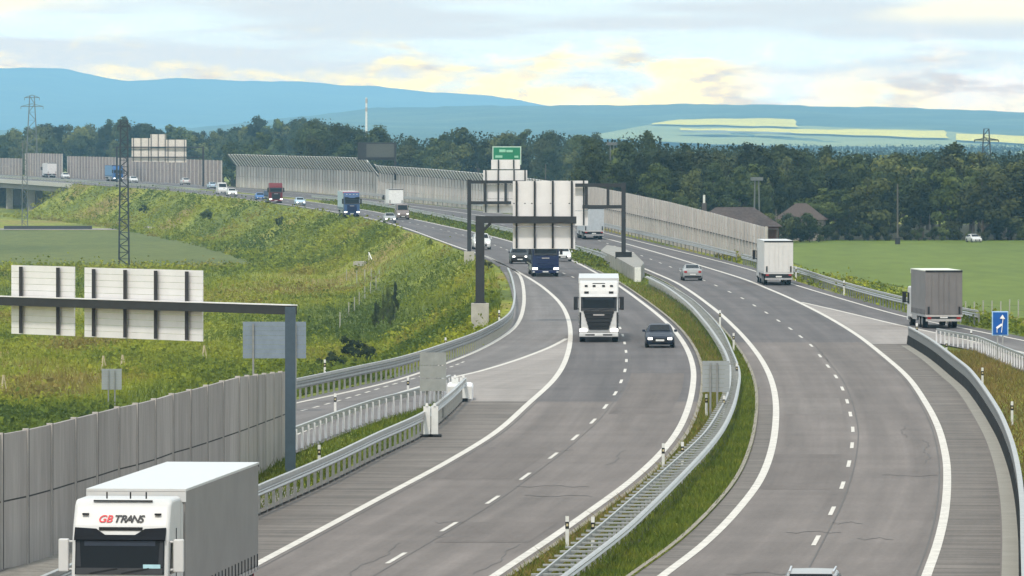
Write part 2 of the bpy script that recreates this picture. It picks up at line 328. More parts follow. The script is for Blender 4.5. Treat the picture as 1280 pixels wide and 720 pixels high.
def sheet(name, fx0, fx1, Y0, Y1, dz, m, nx=40, ny=60, rise=0.0):
    ys = np.linspace(Y0, Y1, ny+1); a = np.array([fx0(y) for y in ys]); b = np.array([fx1(y) for y in ys]); t = np.linspace(0,1,nx+1)[None,:]
    X = a[:,None]*(1-t)+b[:,None]*t; YY = np.repeat(ys[:,None], nx+1, 1); Z = ground_z(X, YY) + dz
    V = np.stack([X,YY,Z],2).reshape(-1,3); i = (np.arange(ny)[:,None]*(nx+1)+np.arange(nx)[None,:]).ravel()
    o = raw_mesh(name, V, np.stack([i,i+1,i+nx+2,i+nx+1],1), m); o['kind'] = 'structure'; return o
sheet('crop_field', lambda y: -320, lambda y: LG(y)-13.5-0.01*(y-905)-1.5*math.sin(y*0.02)-1.2*math.sin(y*0.13)-5*max(0,1-(y-900)/40), 900, 1290, 0.07, ramp_mat('young_crop_rows', [(0.070,0.090,0.022),(0.105,0.122,0.028),(0.080,0.100,0.022)], 0.03, fine=0.5, finevar=0.14, stretch=(1,0.25,1)))
sheet('barley_field', lambda y: RE(y)+14+1.5*math.sin(y*0.05), lambda y: 420, 380, 958, 0.07, ramp_mat('green_barley', [(0.078,0.112,0.014),(0.110,0.148,0.020),(0.092,0.126,0.018)], 0.012, fine=0.35, finevar=0.12, stretch=(1,0.16,1)))
sheet('path', lambda y: -120, lambda y: LG(y)-12.5, 1300, 1322, 0.1, mat('gravel', (0.25,0.22,0.19), 0.95, var=0.3, scale=0.6))

# ------------------------------------------------------------------ hills far off
def hill(name, prof, Yf, Yr, z0, m, back=1.25, pw=1.0):
    px = np.arange(-2600, 3900, 12.0); yy = np.interp(px, [p[0] for p in prof], [p[1] for p in prof]); yy = yy + 0.5*np.sin(px*0.05) + 0.35*np.sin(px*0.13+1) + 0.25*np.sin(px*0.31+2)
    top = HC + (HZ-yy)*Yr/FOC; rows = []; ts = np.concatenate([np.linspace(0,1,15), [1.06,1.2]])
    for t in ts:
        Yv = Yf + (Yr-Yf)*t; z = z0 + (top-z0)*(t**pw if t <= 1 else 1-(t-1)*3.5); rows.append(np.stack([(px-640)*Yr/FOC*(0.94+0.06*min(t,1)), np.full_like(px, Yv), z + (t>0.03)*(t<0.99)*3*np.sin(px*0.021+t*9)], 1))
    nc = len(px); V = np.array(rows).reshape(-1,3); i = (np.arange(len(ts)-1)[:,None]*nc + np.arange(nc-1)[None,:]).ravel()
    o = raw_mesh(name, V, np.stack([i,i+1,i+nc+1,i+nc],1), m); o['kind'] = 'structure'; o.data.polygons.foreach_set('use_smooth', [True]*len(o.data.polygons)); return o
wood_far = ramp_mat('far_woodland', [(0.020,0.045,0.022),(0.050,0.080,0.034),(0.10,0.13,0.055)], 0.0028, fine=0.015, finevar=0.4)
mount = hill('hills', [(-2600,120),(-900,95),(-300,88),(0,85),(45,84),(80,86),(130,97),(165,101),(220,98),(270,99),(330,102),(395,102),(420,106),(470,108),(530,114),(600,119),(640,123),(680,131),(800,150),(1300,160),(3900,165)], 17000, 24500, -4, wood_far)
H2 = [(-2600,168),(-300,165),(250,160),(415,141),(470,135),(560,133),(640,132),(700,132),(800,131),(880,130),(960,131),(1040,133),(1140,134.5),(1240,139),(1280,140),(1700,134),(3900,140)]
ridge = hill('wooded_ridge', H2, 7600, 13000, -4, wood_far, pw=1.25)
def ridge_pt(px, py, lift):                        # where the line of sight meets the ridge's slope
    for t in np.linspace(0.02, 0.98, 300):
        Yv = 7600+5400*t; top = HC + (HZ-np.interp(px, [p[0] for p in H2], [p[1] for p in H2]))*13000/FOC; z = -4+(top+4)*t**1.25
        if HZ + (HC-z)*FOC/Yv <= py: break
    return (float((px-640)*Yv/FOC), float(Yv), float(z)+lift)
rape = ramp_mat('rapeseed_in_bloom', [(0.62,0.50,0.05),(0.70,0.58,0.06)], 0.002, fine=0.01, finevar=0.12); pale = ramp_mat('pale_green_field', [(0.20,0.22,0.06),(0.27,0.28,0.09)], 0.002, fine=0.01, finevar=0.1)
def patch(name, m, upper, lower, lift=4.0, n=28):
    xs = np.linspace(upper[0][0], upper[-1][0], n); V = []
    for k in range(4):
        for x in xs:
            a = np.interp(x, [p[0] for p in upper], [p[1] for p in upper]); b = np.interp(x, [p[0] for p in lower], [p[1] for p in lower]); a += 0.5*math.sin(x*0.045+lift)+0.3*math.sin(x*0.11); b += 0.5*math.sin(x*0.038+1)+0.35*math.sin(x*0.09+lift); x = x + (6*(k/3-0.5) + 2*math.sin(k*2.1)) * (x > xs[-3]); V.append(ridge_pt(x, a + (b-a)*k/3, lift))
    i = (np.arange(3)[:,None]*n + np.arange(n-1)[None,:]).ravel(); o = raw_mesh(name, np.array(V), np.stack([i,i+1,i+n+1,i+n],1), m); o['kind'] = 'structure'
patch('pale_field', pale, [(740,172),(820,156),(900,158),(1000,160),(1130,164),(1280,168),(1420,168)], [(740,176),(820,179),(900,184),(1000,186),(1130,187),(1280,188),(1420,188)], 3)
patch('rapeseed_field', rape, [(815,159),(850,154),(880,152.5),(940,153),(995,153)], [(815,160),(850,160),(880,161),(940,163),(992,163)], 6)
patch('rapeseed_field', rape, [(850,165),(900,165.5),(990,166),(1100,167.5),(1183,168)], [(850,167),(900,169),(990,171),(1100,176),(1183,178)], 6)
patch('rapeseed_field', rape, [(1195,172.5),(1240,174),(1290,175),(1350,175)], [(1195,180),(1240,184),(1290,186),(1350,186)], 6)
patch('grey_field', ramp_mat('bare_field',[(0.16,0.17,0.13),(0.2,0.2,0.16)],0.003), [(850,171.5),(900,171.5),(960,172.5),(990,173.5)], [(850,172.5),(900,174.5),(960,175),(990,174.5)], 9)

# ------------------------------------------------------------------ carriageways
def road_mat(name, col, tracks=0.13, grooves=0.0, stain=0.16):
    m = bpy.data.materials.new(name); m.use_nodes = True; nt = m.node_tree; b = nt.nodes['Principled BSDF']; b.inputs['Roughness'].default_value = 0.85; b.inputs['Specular IOR Level'].default_value = 0.18
    g = nt.nodes.new('ShaderNodeAttribute'); g.attribute_name = 'along'
    def nz(scl, det, a, c, lo=0.3, hi=0.7, rough=0.6):
        mp = nt.nodes.new('ShaderNodeMapping'); mp.inputs['Scale'].default_value = scl; nt.links.new(g.outputs['Vector'], mp.inputs[0]); n = nt.nodes.new('ShaderNodeTexNoise'); n.inputs['Scale'].default_value = 1; n.inputs['Detail'].default_value = det; n.inputs['Roughness'].default_value = rough; nt.links.new(mp.outputs[0], n.inputs['Vector'])
        r = nt.nodes.new('ShaderNodeMapRange'); r.inputs[1].default_value = lo; r.inputs[2].default_value = hi; r.inputs[3].default_value = a; r.inputs[4].default_value = c; nt.links.new(n.outputs['Fac'], r.inputs[0]); return r.outputs[0]
    fs = [nz((0.30,0.02,1), 5, 1-stain, 1+stain), nz((1.3,0.010,1), 3, 1-tracks, 1+tracks), nz((7,1.6,7), 4, 0.93, 1.07)]
    if tracks > 0.1:                               # tyre-darkened bands along the lanes
        sx = nt.nodes.new('ShaderNodeSeparateXYZ'); nt.links.new(g.outputs['Vector'], sx.inputs[0]); fr = None
        def mth(op, a, b_=0.0):
            q = nt.nodes.new('ShaderNodeMath'); q.operation = op
            for i_, v_ in enumerate((a, b_)):
                if isinstance(v_, (int, float)): q.inputs[i_].default_value = v_
                else: nt.links.new(v_, q.inputs[i_])
            return q.outputs[0]
        wob = nz((0.05,0.01,1), 2, -0.5, 0.5); c_ = mth('COSINE', mth('MULTIPLY', mth('ADD', sx.outputs[0], wob), 2*math.pi/1.88)); amp = nz((0.3,0.006,1), 3, 0.015, 0.10, 0.35, 0.65)
        fs.append(mth('ADD', 1.0, mth('MULTIPLY', c_, amp))); fs.append(nz((0.9,0.11,1), 6, 0.90, 1.06, 0.30, 0.62, 0.72)); fs.append(nz((0.02,0.16,1), 1, 0.955, 1.03, 0.46, 0.54))
    if grooves: fs.append(nz((0.10,0.75,1), 4, 1-grooves, 1+grooves, 0.40, 0.62, 0.7))
    f = fs[0]
    for e in fs[1:]:
        mm = nt.nodes.new('ShaderNodeMath'); mm.operation = 'MULTIPLY'; nt.links.new(f, mm.inputs[0]); nt.links.new(e, mm.inputs[1]); f = mm.outputs[0]
    v = nt.nodes.new('ShaderNodeVectorMath'); v.operation = 'SCALE'; v.inputs[0].default_value = col; nt.links.new(f, v.inputs['Scale']); nt.links.new(v.outputs[0], b.inputs['Base Color']); return m
M_con = road_mat('worn_concrete_road', (0.146,0.126,0.117)); M_asp = road_mat('asphalt_road', (0.104,0.094,0.094)); M_shl = road_mat('grooved_concrete_shoulder', (0.136,0.119,0.107), 0.05, 0.26); M_gore = road_mat('pale_gore_concrete', (0.25,0.225,0.21), 0.05, 0.10); M_rampsurf = road_mat('exit_ramp_asphalt', (0.15,0.138,0.135))
M_wht = mat('road_marking_white', (0.52,0.49,0.45), 0.8, var=0.22, scale=1.6, var2=0.08, spec=0.2)
yS = Yat(502); yI = Yat(493); yR = Yat(428); NEAR = 110; FAR = 1960
strip('road', LG, LCi.off(0.5), yS, FAR, 0.0, M_asp, 10, ref=LCi)
strip('road', GMb.off(-0.4), LCi.off(0.5), NEAR, yS, 0.0, M_con, 8, ref=LCi)
strip('ramp', LG, FEN.off(0.3), NEAR+60, yS-0.01, 0.0, M_rampsurf, 5)
strip('road', RCi.off(-0.85), lambda y: ROr(y)+1.2, yR, FAR, 0.0, M_asp, 10, ref=RCi)
strip('road', RCi.off(-0.85), RBb.off(0.1), NEAR, yR, 0.0, M_con, 8, ref=RCi)
strip('ramp', RLb.off(-0.2), lambda y: ROr(y)+1.2, 250, yR-0.01, 0.0, M_rampsurf, 5)
strip('ramp', LG.off(0.05), lambda y: max(LM(y)-0.15, LG(y)+0.1), yS+0.5, Yat(340), 0.004, M_rampsurf, 4)
strip('road_shoulder', GMb.off(0.0), lambda y: LM(y)-0.15, NEAR, yS, 0.004, M_shl, 4)
strip('road_shoulder', lambda y: RCr(y)+0.15, lambda y: RBb(y)-0.55, NEAR, Yat(430), 0.004, M_shl, 4)
strip('road_shoulder', RCi.off(-0.83), lambda y: RCi(y)-0.14, NEAR, Yat(505), 0.004, M_shl, 2)
strip('verge', lambda y: GMb(y)-7.5, lambda y: GMb(y)-0.45, NEAR, 238, -0.02, mat('gravel_verge', (0.20,0.185,0.165), 0.95, var=0.3, scale=1.5, var2=0.15), 3)
strip('gutter', lambda y: RBb(y)-0.5, lambda y: RBb(y)+0.02, NEAR, Yat(432), 0.006, mat('pale_gutter', (0.25,0.235,0.205), 0.9, scale=0.7), 2)
strip('kerb', LCi.off(0.40), LCi.off(0.58), NEAR, 620, 0.07, mat('kerb_concrete', (0.24,0.215,0.175), 0.9, scale=1.5, var=0.25), 1)
strip('kerb', RCi.off(-1.0), RCi.off(-0.85), NEAR, 620, 0.07, MATS['kerb_concrete'], 1)
strip('gore_area', lambda y: min(max(GORE(y), GMb(y) if y < Yat(487) else -99), LM(y)-0.2), lambda y: LM(y)-0.15, yS+0.05, Yat(424), 0.008, M_gore, 4, 2.0)
strip('gore_area', lambda y: RCr(y)+0.13, lambda y: max(RAMPR(y), RCr(y)+0.16), Yat(430), Yat(375), 0.008, M_gore, 4, 2.0)
strip('kerb', GMb.off(-0.25), GMb.off(0.05), 190, Yat(500), 0.09, mat('dark_kerb', (0.12,0.11,0.10), 0.9, scale=1.5, var=0.25), 1)
strip('shade_strip', MLt.off(-0.2), MRt.off(0.1), 140, 560, -0.03, mat('painted_rail_shade', (0.045,0.042,0.036), 0.95, var=0.3, scale=2.0), 2)  # shade on the grass between the median rails, painted as a dark strip
MKV, MKF = [], []
def mark(f, w, Y0, Y1, step=3.0, dz=0.012):
    Ys = np.unique(np.append(np.arange(Y0, Y1, step), Y1)); o = len(MKV)
    for y in Ys: z = float(zr(y))+dz; MKV.append((f(y)-w/2, y, z)); MKV.append((f(y)+w/2, y, z))
    for i in range(len(Ys)-1): MKF.append((o+2*i, o+2*i+1, o+2*i+3, o+2*i+2))
mark(LCi, 0.30, NEAR, FAR); mark(LM, 0.30, NEAR, FAR); mark(RCi, 0.30, NEAR, FAR); mark(RCr, 0.30, NEAR, FAR)
mark(ROr, 0.24, 260, FAR); mark(RAMPL, 0.28, 250, Yat(319)); mark(GORE, 0.28, 270, Yat(423.5)); mark(RAMPR, 0.24, 300, Yat(378))
yd = W(495,698).y; lc = lambda y: 0
DL = Line([(495,698),(564,657),(619,623),(660,593),(694,568),(720,546),(742,526),(757,508),(769,492),(776,478),(781,464),(783,451),(782,436),(777,415),(765,390),(745,366),(708,343)], [(LG(y)+4.9, y) for y in (900,1250,1600,1950)])
for k in range(-4, 70):
    y = yd + 15.83*k; mark(DL, 0.15, y-2.4, y+2.6, 1.7)
dr = [(1005,722),(1020,676),(1040,639),(1053,607),(1061,580),(1065,557),(1066,537),(1063,518),(1059,502),(1053,486),(1045,471),(1035,458),(1025,445),(1014,432),(1001,421),(988,411),(973,401),(958,391),(943,382),(928,373),(912,365),(895,357)]
DR = Line(dr[1:] + [(826,329),(780,312),(720,295)], fx(17.4))
for a, b in dr: y = W(a, b).y; mark(DR, 0.15, y-2.4, y+2.6, 1.7)
y = W(895,357).y
for k in range(1, 45): mark(DR, 0.15, y+20*k-2.6, y+20*k+2.6, 2)
for k in range(20): y = Yat(517) + 3.6*k; mark(RAMPD, 0.14, y-0.9, y+0.9, 1)
raw_mesh('lane_markings', np.array(MKV), np.array(MKF), M_wht)['kind'] = 'structure'
JV, JF = [], []
def joint(f, w, Y0, Y1, step=3.0):
    Ys = np.unique(np.append(np.arange(Y0, Y1, step), Y1)); o = len(JV)
    for y in Ys: z = float(zr(y))+0.009; JV.append((f(y)-w/2, y, z)); JV.append((f(y)+w/2, y, z))
    for i in range(len(Ys)-1): JF.append((o+2*i, o+2*i+1, o+2*i+3, o+2*i+2))
joint(DL.off(0.22), 0.035, NEAR, 520); joint(DR.off(0.24), 0.05, NEAR, 520); joint(lambda y: LM(y)+0.32, 0.05, NEAR, yS); joint(lambda y: RCr(y)-0.30, 0.05, NEAR, yR)
for f, a, b, ya, yb in ((DL, -3.7, 3.6, 150, 330), (DR, -3.4, 3.5, 150, 380)):
    for k in range(13):                            # sealed cracks across and along the lanes
        y = random.uniform(ya, yb)
        if random.random() < 0.45:
            x0 = random.uniform(a, b-1.5); x1 = x0 + random.uniform(1.0, 3.2); ph = random.uniform(0, 6); n = 10; o = len(JV)
            for i in range(n+1):
                x = min(b, x0+(x1-x0)*i/n); yy = y + 0.5*math.sin(ph+i*0.9) + 0.25*math.sin(i*2.3); z = 0.009
                JV.append((f(yy)+x, yy-0.10, z)); JV.append((f(yy)+x, yy+0.10, z))
            for i in range(n): JF.append((o+2*i, o+2*i+2, o+2*i+3, o+2*i+1))
        else:
            c = random.uniform(a, b); ph = random.uniform(0, 6); L = random.uniform(6, 26); joint(lambda t: f(t)+c+0.12*math.sin(t*0.6+ph)+0.05*math.sin(t*1.9), 0.035, y, y+L, 0.8)
raw_mesh('road_joints', np.array(JV), np.array(JF), mat('bitumen_sealing', (0.082,0.074,0.070), 0.7, var=0.2))['kind'] = 'structure'
def pave(f, a, b, y0, y1, m): strip('road_patch', lambda y: f(y)+a, lambda y: f(y)+b, y0, y1, 0.006, m, 3, 3.0, ref=f)
M_p1 = road_mat('darker_repair_asphalt', (0.126,0.108,0.100)); M_p2 = road_mat('paler_repair_concrete', (0.160,0.139,0.129))
pave(DR, -3.2, -0.4, 236, 262, M_p1); pave(DR, 0.35, 3.3, 176, 190, M_p2); pave(DR, -3.3, -0.35, 300, 318, M_p2); pave(DL, -3.5, -0.4, 243, 268, M_p1); pave(DL, 0.4, 3.4, 205, 216, M_p1); pave(DL, 0.4, 3.3, 300, 352, M_p1)
# ------------------------------------------------------------------ materials of street furniture
GALV = mat('galvanised_steel', (0.36,0.36,0.35), 0.45, 0.55, var=0.15, scale=2.0); GALVD = mat('weathered_galvanised_post', (0.22,0.225,0.22), 0.6, 0.35, var=0.2); GANT = mat('dark_grey_gantry_paint', (0.028,0.029,0.033), 0.5, var=0.15)
ALU = mat('sign_back_aluminium', (0.66,0.65,0.66), 0.5, 0.05, var=0.07, scale=1.1); ALUG = mat('grey_sign_back', (0.27,0.29,0.30), 0.55, 0.1, var=0.08, scale=1.1); CONC = mat('cast_concrete', (0.36,0.34,0.31), 0.9, var=0.18, scale=1.3, bump=0.15); CONCD = mat('dark_concrete', (0.032,0.032,0.032), 0.95, spec=0.03, var=0.3, scale=1.2)
PANEL = ramp_mat('noise_wall_concrete', [(0.225,0.208,0.196),(0.285,0.264,0.250),(0.32,0.298,0.282)], 0.7, fine=4.0, finevar=0.08, rand=0.09, stretch=(1,1,0.16)); POSTM = mat('noise_wall_post_concrete', (0.38,0.355,0.335), 0.85, var=0.12, scale=1.0); LEANP = mat('dark_leaning_post', (0.13,0.13,0.13), 0.7); PANELR = ramp_mat('pale_noise_wall_panels', [(0.40,0.375,0.355),(0.48,0.455,0.43),(0.53,0.505,0.48)], 0.3, fine=2.0, finevar=0.08, rand=0.14, stretch=(1,1,0.3)); JOINT = mat('dark_wall_joint', (0.035,0.035,0.035), 0.95)
WHITE = mat('white_plastic', (0.60,0.60,0.58), 0.5, var=0.10); BLACK = mat('black_rubber', (0.014,0.014,0.015), 0.8); AMB = mat('amber_reflector', (0.42,0.36,0.22), 0.4)

def walk(f, Y0, Y1, step, z=0.0):
    """points along a road line, evenly spaced by arc length"""
    pts = []; y = Y0
    while y <= Y1 + 1e-6:
        pts.append(Vector((f(y), y, float(zr(y)) + z))); d = f(y+0.5) - f(y); y += step / math.hypot(1, d/0.5)
    return pts
def seg_rot(p, q): return math.atan2(q.y-p.y, q.x-p.x) - math.pi/2
def guardrail(f, Y0, Y1, label, spacing=2.0, h=1.0, side=1, rails=((1.0, 0.14), (0.70, 0.30)), post_w=0.10, front=0.09, cap=True, plates=False, postmat=None, dark2=False):
    """side: where the traffic is (+1 = +X). Origin at the near end."""
    pts = walk(f, Y0, Y1, spacing); root = empty('guardrail', pts[0], 0, label, 'guardrail', 'steel guardrails along the motorway'); o = pts[0]
    dense = walk(f, Y0, Y1, 1.5)
    for zc, hh in rails:
        b = MB(); a = front*side
        if hh > 0.2: prof = [(a, -hh/2), (a+0.05*side, -hh/4), (a, 0), (a+0.05*side, hh/4), (a, hh/2), (a-0.03*side, hh/2), (a-0.03*side, -hh/2)]
        else: prof = [(a-0.07*side, -hh/2), (a+0.07*side, -hh/2), (a+0.07*side, hh/2), (a-0.07*side, hh/2)]
        b.sweep([p - o + Vector((0,0,zc)) for p in dense], [(-x, z) if False else (x, z) for x, z in prof]); b.build('rail', GALVD if dark2 and hh > 0.2 else GALV, root)
    pm = MB().box(-post_w/2, post_w/2, -0.05, 0.05, -0.25, h-0.08).mesh('post', postmat or GALVD)
    for i, p in enumerate(pts[:100]): inst(pm, 'post', root, p - o, seg_rot(p, pts[i+1]) if i+1 < len(pts) else 0)
    return root
guardrail(GMb, 150, Yat(500), 'long guardrail with twin rails between the left carriageway shoulder and the grass wedge', 2.0, 1.05, 1, rails=((1.02, 0.14), (0.80, 0.24)))
guardrail(FEN, 255, Yat(492), 'curved guardrail seen from behind with pale closely set posts along the exit ramp', 2.1, 0.95, -1, rails=((0.90, 0.12), (0.74, 0.16)), post_w=0.11, postmat=ALU)
guardrail(LG, 300, Yat(349), 'guardrail curving around the outside of the exit ramp below the weedy bank', 1.6, 1.05, 1, rails=((1.0, 0.14), (0.72, 0.36)), dark2=True)
guardrail(RRb, 440, 655, 'guardrail between the on-ramp lane and the green barley field', 2.2, 0.95, -1)
guardrail(RRb, 662, 1290, 'far guardrail running at the foot of the right-hand noise wall', 6.5, 0.95, -1)
guardrail(RLb, 330, Yat(427), 'pale slatted guardrail along the left side of the on-ramp behind the blue sign', 1.7, 0.85, 1, rails=((0.80, 0.16), (0.60, 0.10)), post_w=0.08, postmat=ALU)
guardrail(lambda y: (LCi(y)+RCi(y))/2, 640, 1230, 'far median guardrail between the two carriageways beyond the sign gantries', 6.0, 0.85, -1)
guardrail(lambda y: LG(y)-0.5, 1330, 1900, 'distant guardrail on the edge of the left carriageway by the viaduct', 6.0, 0.85, 1)

def median_barrier(Y0, Y1, sp, label):
    o = Vector((float(MLt(Y0)), Y0, 0)); root = empty('median_barrier', o, 0, label, 'median barrier', 'double median barriers')
    for f, sg in ((MLt, -1), (MRt, 1)):
        a = 0.0; b = MB().sweep([p-o+Vector((0,0,0.62)) for p in walk(f, Y0, Y1, 1.5)], [(0.02*sg,-0.11),(0.07*sg,-0.06),(0.03*sg,0),(0.07*sg,0.06),(0.02*sg,0.11),(-0.05*sg,0.12),(-0.05*sg,-0.11)]); b.build('rail', GALV, root)
    y = Y0 + 0.4; k = 0
    while y < Y1 and k < 100:
        p = Vector((float(MLt(y)), y, 0)) - o; q = Vector((float(MRt(y)), y, 0)) - o; b = MB(); up = Vector((0,0,0.66)); d = (q-p).normalized()
        b.bar(p+up-d*0.28, q+up-d*0.06, 0.16, 0.055); m = (p+q)/2; b.bar(m+Vector((0,0,-0.2)), m+Vector((0,0,0.62)), 0.10); b.build('spacer', GALV, root); y += sp; k += 1
    return root
median_barrier(150, 345, 2.0, 'near ladder-like double steel barrier curving up the grassy median')
median_barrier(347, 565, 2.4, 'farther double steel barrier in the median below the concrete sign pier')

# concrete barrier at the right edge
pts = walk(RBb, 120, Yat(430), 2.0); o = pts[0]; root = empty('safety_barrier', o, 0, 'long curved grey safety barrier with dark foot at the right edge of the near carriageway', 'barrier')
rel = [p-o for p in pts]
MB().sweep(rel, [(0.0,-0.1),(0.06,0.54),(0.36,0.54),(0.40,-0.1)]).build('base', CONCD, root)  # foot coloured near black, far darker than the plate above
MB().sweep(rel, [(0.10,0.54),(0.10,1.02),(0.20,1.02),(0.20,0.54)]).build('wall', mat('barrier_steel_plate', (0.20,0.20,0.195), 0.8, 0.0, var=0.15), root)
MB().sweep(rel, [(0.06,1.02),(0.06,1.10),(0.24,1.10),(0.24,1.02)]).build('cap_rail', GALV, root)

# ------------------------------------------------------------------ noise walls
def noise_wall(pts, hts, label, th=0.14, post=0.28, lean=0.0, leanh=0.0, split=2, rough=None, side=-1, pm=None, tall_posts=0.0, seal=False):
    """pts: feet of the posts; hts: heights there. lean: how far the top band bends over the road"""
    o = pts[0]; root = empty('noise_wall', o, 0, label, 'noise wall', 'noise walls along the motorway')
    for i, p in enumerate(pts):
        q = pts[min(i+1, len(pts)-1)]; p0 = pts[max(i-1, 0)]; d = (q-p0); d.z = 0; d.normalize(); n = Vector((d.y, -d.x, 0))*side; h = hts[i]
        b = MB(); a = p-o; hv = h - leanh; b.bar(a+Vector((0,0,-1)), a+Vector((0,0,hv+tall_posts)), post, post)
        po = b.build('post', POSTM, root)
        if lean: MB().bar(a+Vector((0,0,hv-0.1)), a+n*lean*1.04+Vector((0,0,h+0.05)), post*1.3, post).build('bracket', LEANP, po)
        if seal: MB().bar(a+n*0.05+d*(post/2+0.035)+Vector((0,0,-1)), a+n*0.05+d*(post/2+0.035)+Vector((0,0,hv)), 0.07, 0.10).build('joint_seal', JOINT, po)
        if i+1 < len(pts):
            c = q-o; h2 = hts[i+1]; nn = n*(th/2); hv2 = h2-leanh; b = MB(); dd = (c-a).normalized()*(post*0.5+0.01); a2, c2 = a+dd, c-dd; gap = 0.05
            for k in range(split):
                z0, z1, w0, w1 = hv*k/split, hv*(k+1)/split-gap, hv2*k/split, hv2*(k+1)/split-gap
                if k == 0: z0 = w0 = -0.9
                b.plate([a2-nn+Vector((0,0,z0)), c2-nn+Vector((0,0,w0)), c2-nn+Vector((0,0,w1)), a2-nn+Vector((0,0,z1))], th if n.cross(d).z*0+1 else th)
            pn = b.build('panel', pm or PANEL, root)
            if seal: MB().bar(a2+Vector((0,0,hv/2-0.025)), c2+Vector((0,0,hv2/2-0.025)), 0.10, 0.06).build('joint_seal', JOINT, pn)
            if lean:
                b = MB(); b.plate([a2+Vector((0,0,hv)), c2+Vector((0,0,hv2)), c2+n*lean+Vector((0,0,h2)), a2+n*lean+Vector((0,0,h))], 0.08); b.build('top_panel', mat('pale_top_panel', (0.72,0.71,0.68), 0.6, var=0.08), root)
    return root
# near wall, bottom left
top = [(0,541),(32,535.5),(62,529),(92,521.5),(119,515),(146,508),(169,503.5),(192,498),(214,491.5),(236,486.5),(257,481),(277,475.5),(297,470)]
pts = []
for a, b in top: s = (b-HZ)/(HC-4.1); pts.append(Vector(((a-CXP)/s, FOC/s, 0)))
pts = [pts[0] + (pts[0]-pts[1])*k for k in (3,2,1)] + pts
hts = [4.1]*len(pts)
for k in range(1, 7): pts.append(Vector((-10.2+0.17*k, pts[-1].y+4.0, 0))); hts.append(4.1-0.11*k)
noise_wall(pts, hts, 'near concrete noise wall of tall grey panels beside the foreground truck', th=0.12, post=0.18, side=1, seal=True)
# right-hand walls: height taken from the line of their tops
WT = [(305,193),(370,195),(435,196.5),(470,198),(475,207),(540,211),(600,216),(660,222),(735,232),(780,240.5),(835,252),(890,266),(952,283)]
def wall_pts(Y0, Y1, sp):
    P = walk(WB, Y0, Y1, sp); H = []
    for p in P:
        s = FOC/p.y; px = CXP + p.x*s; ty = np.interp(px, [a for a, b in WT], [b for a, b in WT]); H.append(max(2.5, HC - (ty-HZ)/s - p.z))
    return P, H
P, H = wall_pts(653, 985, 4.0); noise_wall(P, H, 'nearest stretch of plain concrete noise wall right of the carriageways, ending by the white trailer', post=0.22, split=3, seal=True, pm=PANELR)
Yst = 1190
for y in np.arange(1100, 1400, 2):
    if CXP + WB(y)*FOC/y < 474: Yst = y; break
P, H = wall_pts(985, Yst, 4.0); noise_wall(P, H, 'noise wall stretch with a low top band leaning over the road, behind the sign gantries', post=0.24, split=3, lean=1.0, leanh=1.5, pm=PANELR)
P, H = wall_pts(Yst, 1480, 4.4); noise_wall(P, H, 'tallest noise wall stretch with a broad slatted top leaning over the road', post=0.28, split=2, lean=2.0, leanh=2.6, pm=PANELR)
BRN = ramp_mat('brownish_wall_panels', [(0.21,0.175,0.168),(0.27,0.228,0.215),(0.245,0.222,0.215)], 0.06, fine=1.0, finevar=0.1, rand=0.10)
P = walk(WB, 1500, 1770, 6.0); noise_wall(P, [5.9]*len(P), 'distant brownish noise wall behind the far sign gantry', post=0.3, split=2, pm=BRN)
P = walk(WB, 1776, 1860, 6.0); noise_wall(P, [6.5]*len(P), 'short distant wall stretch with a slightly higher top near the viaduct', post=0.3, split=2, pm=BRN)
P = walk(WB, 1866, 2080, 8.0); noise_wall(P, [4.9]*len(P), 'farthest low noise wall at the left edge of the view', post=0.3, split=2, pm=BRN)

# ------------------------------------------------------------------ gantries and signs
def board(parent, c0, c1, z0, z1, d, nrib, m=ALU, ribm=GANT, lam=10, name='sign_board', ribs=None):
    """sign seen from behind between two points, bottom z0 to top z1; ribs on the camera's side"""
    a = Vector((c0[0], c0[1], 0)); b_ = Vector((c1[0], c1[1], 0)); u = (b_-a); L = u.length; u.normalize(); n = Vector((u.y, -u.x, 0))
    b = MB(); h = (z1-z0)/lam
    for k in range(lam):
        zz = z0+h*k; b.plate([a+Vector((0,0,zz)), b_+Vector((0,0,zz)), b_+Vector((0,0,zz+h*0.955)), a+Vector((0,0,zz+h*0.955))], -0.05)
    sb = b.build(name, m, parent)
    ribs = ribs or [(k+0.5)/nrib for k in range(nrib)]
    for t in ribs:
        p = a + u*L*t + n*0.12; MB().bar(p+Vector((0,0,z0+0.04)), p+Vector((0,0,z1-0.06)), 0.14, 0.16).build('bracket', ribm, sb)
    return sb
# near cantilever gantry over the exit ramp
g = empty('sign_gantry', (0,0,0), 0, 'near dark gantry with two ribbed sign backs reaching in from the left edge', 'gantry', 'overhead sign gantries')
s0 = 32.4; gx = (363-CXP)/s0; gy = FOC/s0; bl = Vector(((-60-CXP)/30.3, FOC/30.3, 6.3)); br = Vector((gx+0.12, gy, 6.32))
b = MB(); b.box(gx-0.20, gx+0.20, gy-0.2, gy+0.2, -0.3, 6.44); b.build('post', mat('blue_grey_gantry_post', (0.05,0.075,0.10), 0.5), g)
MB().bar(bl, br, 0.34, 0.36).build('beam', GANT, g); MB().bar(bl+Vector((0,0,0.185)), br+Vector((0,0,0.185)), 0.40, 0.035).build('top_plate', ALU, g); MB().box(bl.x-0.3, bl.x+0.1, bl.y-0.2, bl.y+0.2, -6, 6.2).build('post', GANT, g)
def on_beam(px): t = (px+60)/(366+60); return bl.lerp(br, t)
def z_at(py, P): return HC - (py-HZ)*P.y/FOC
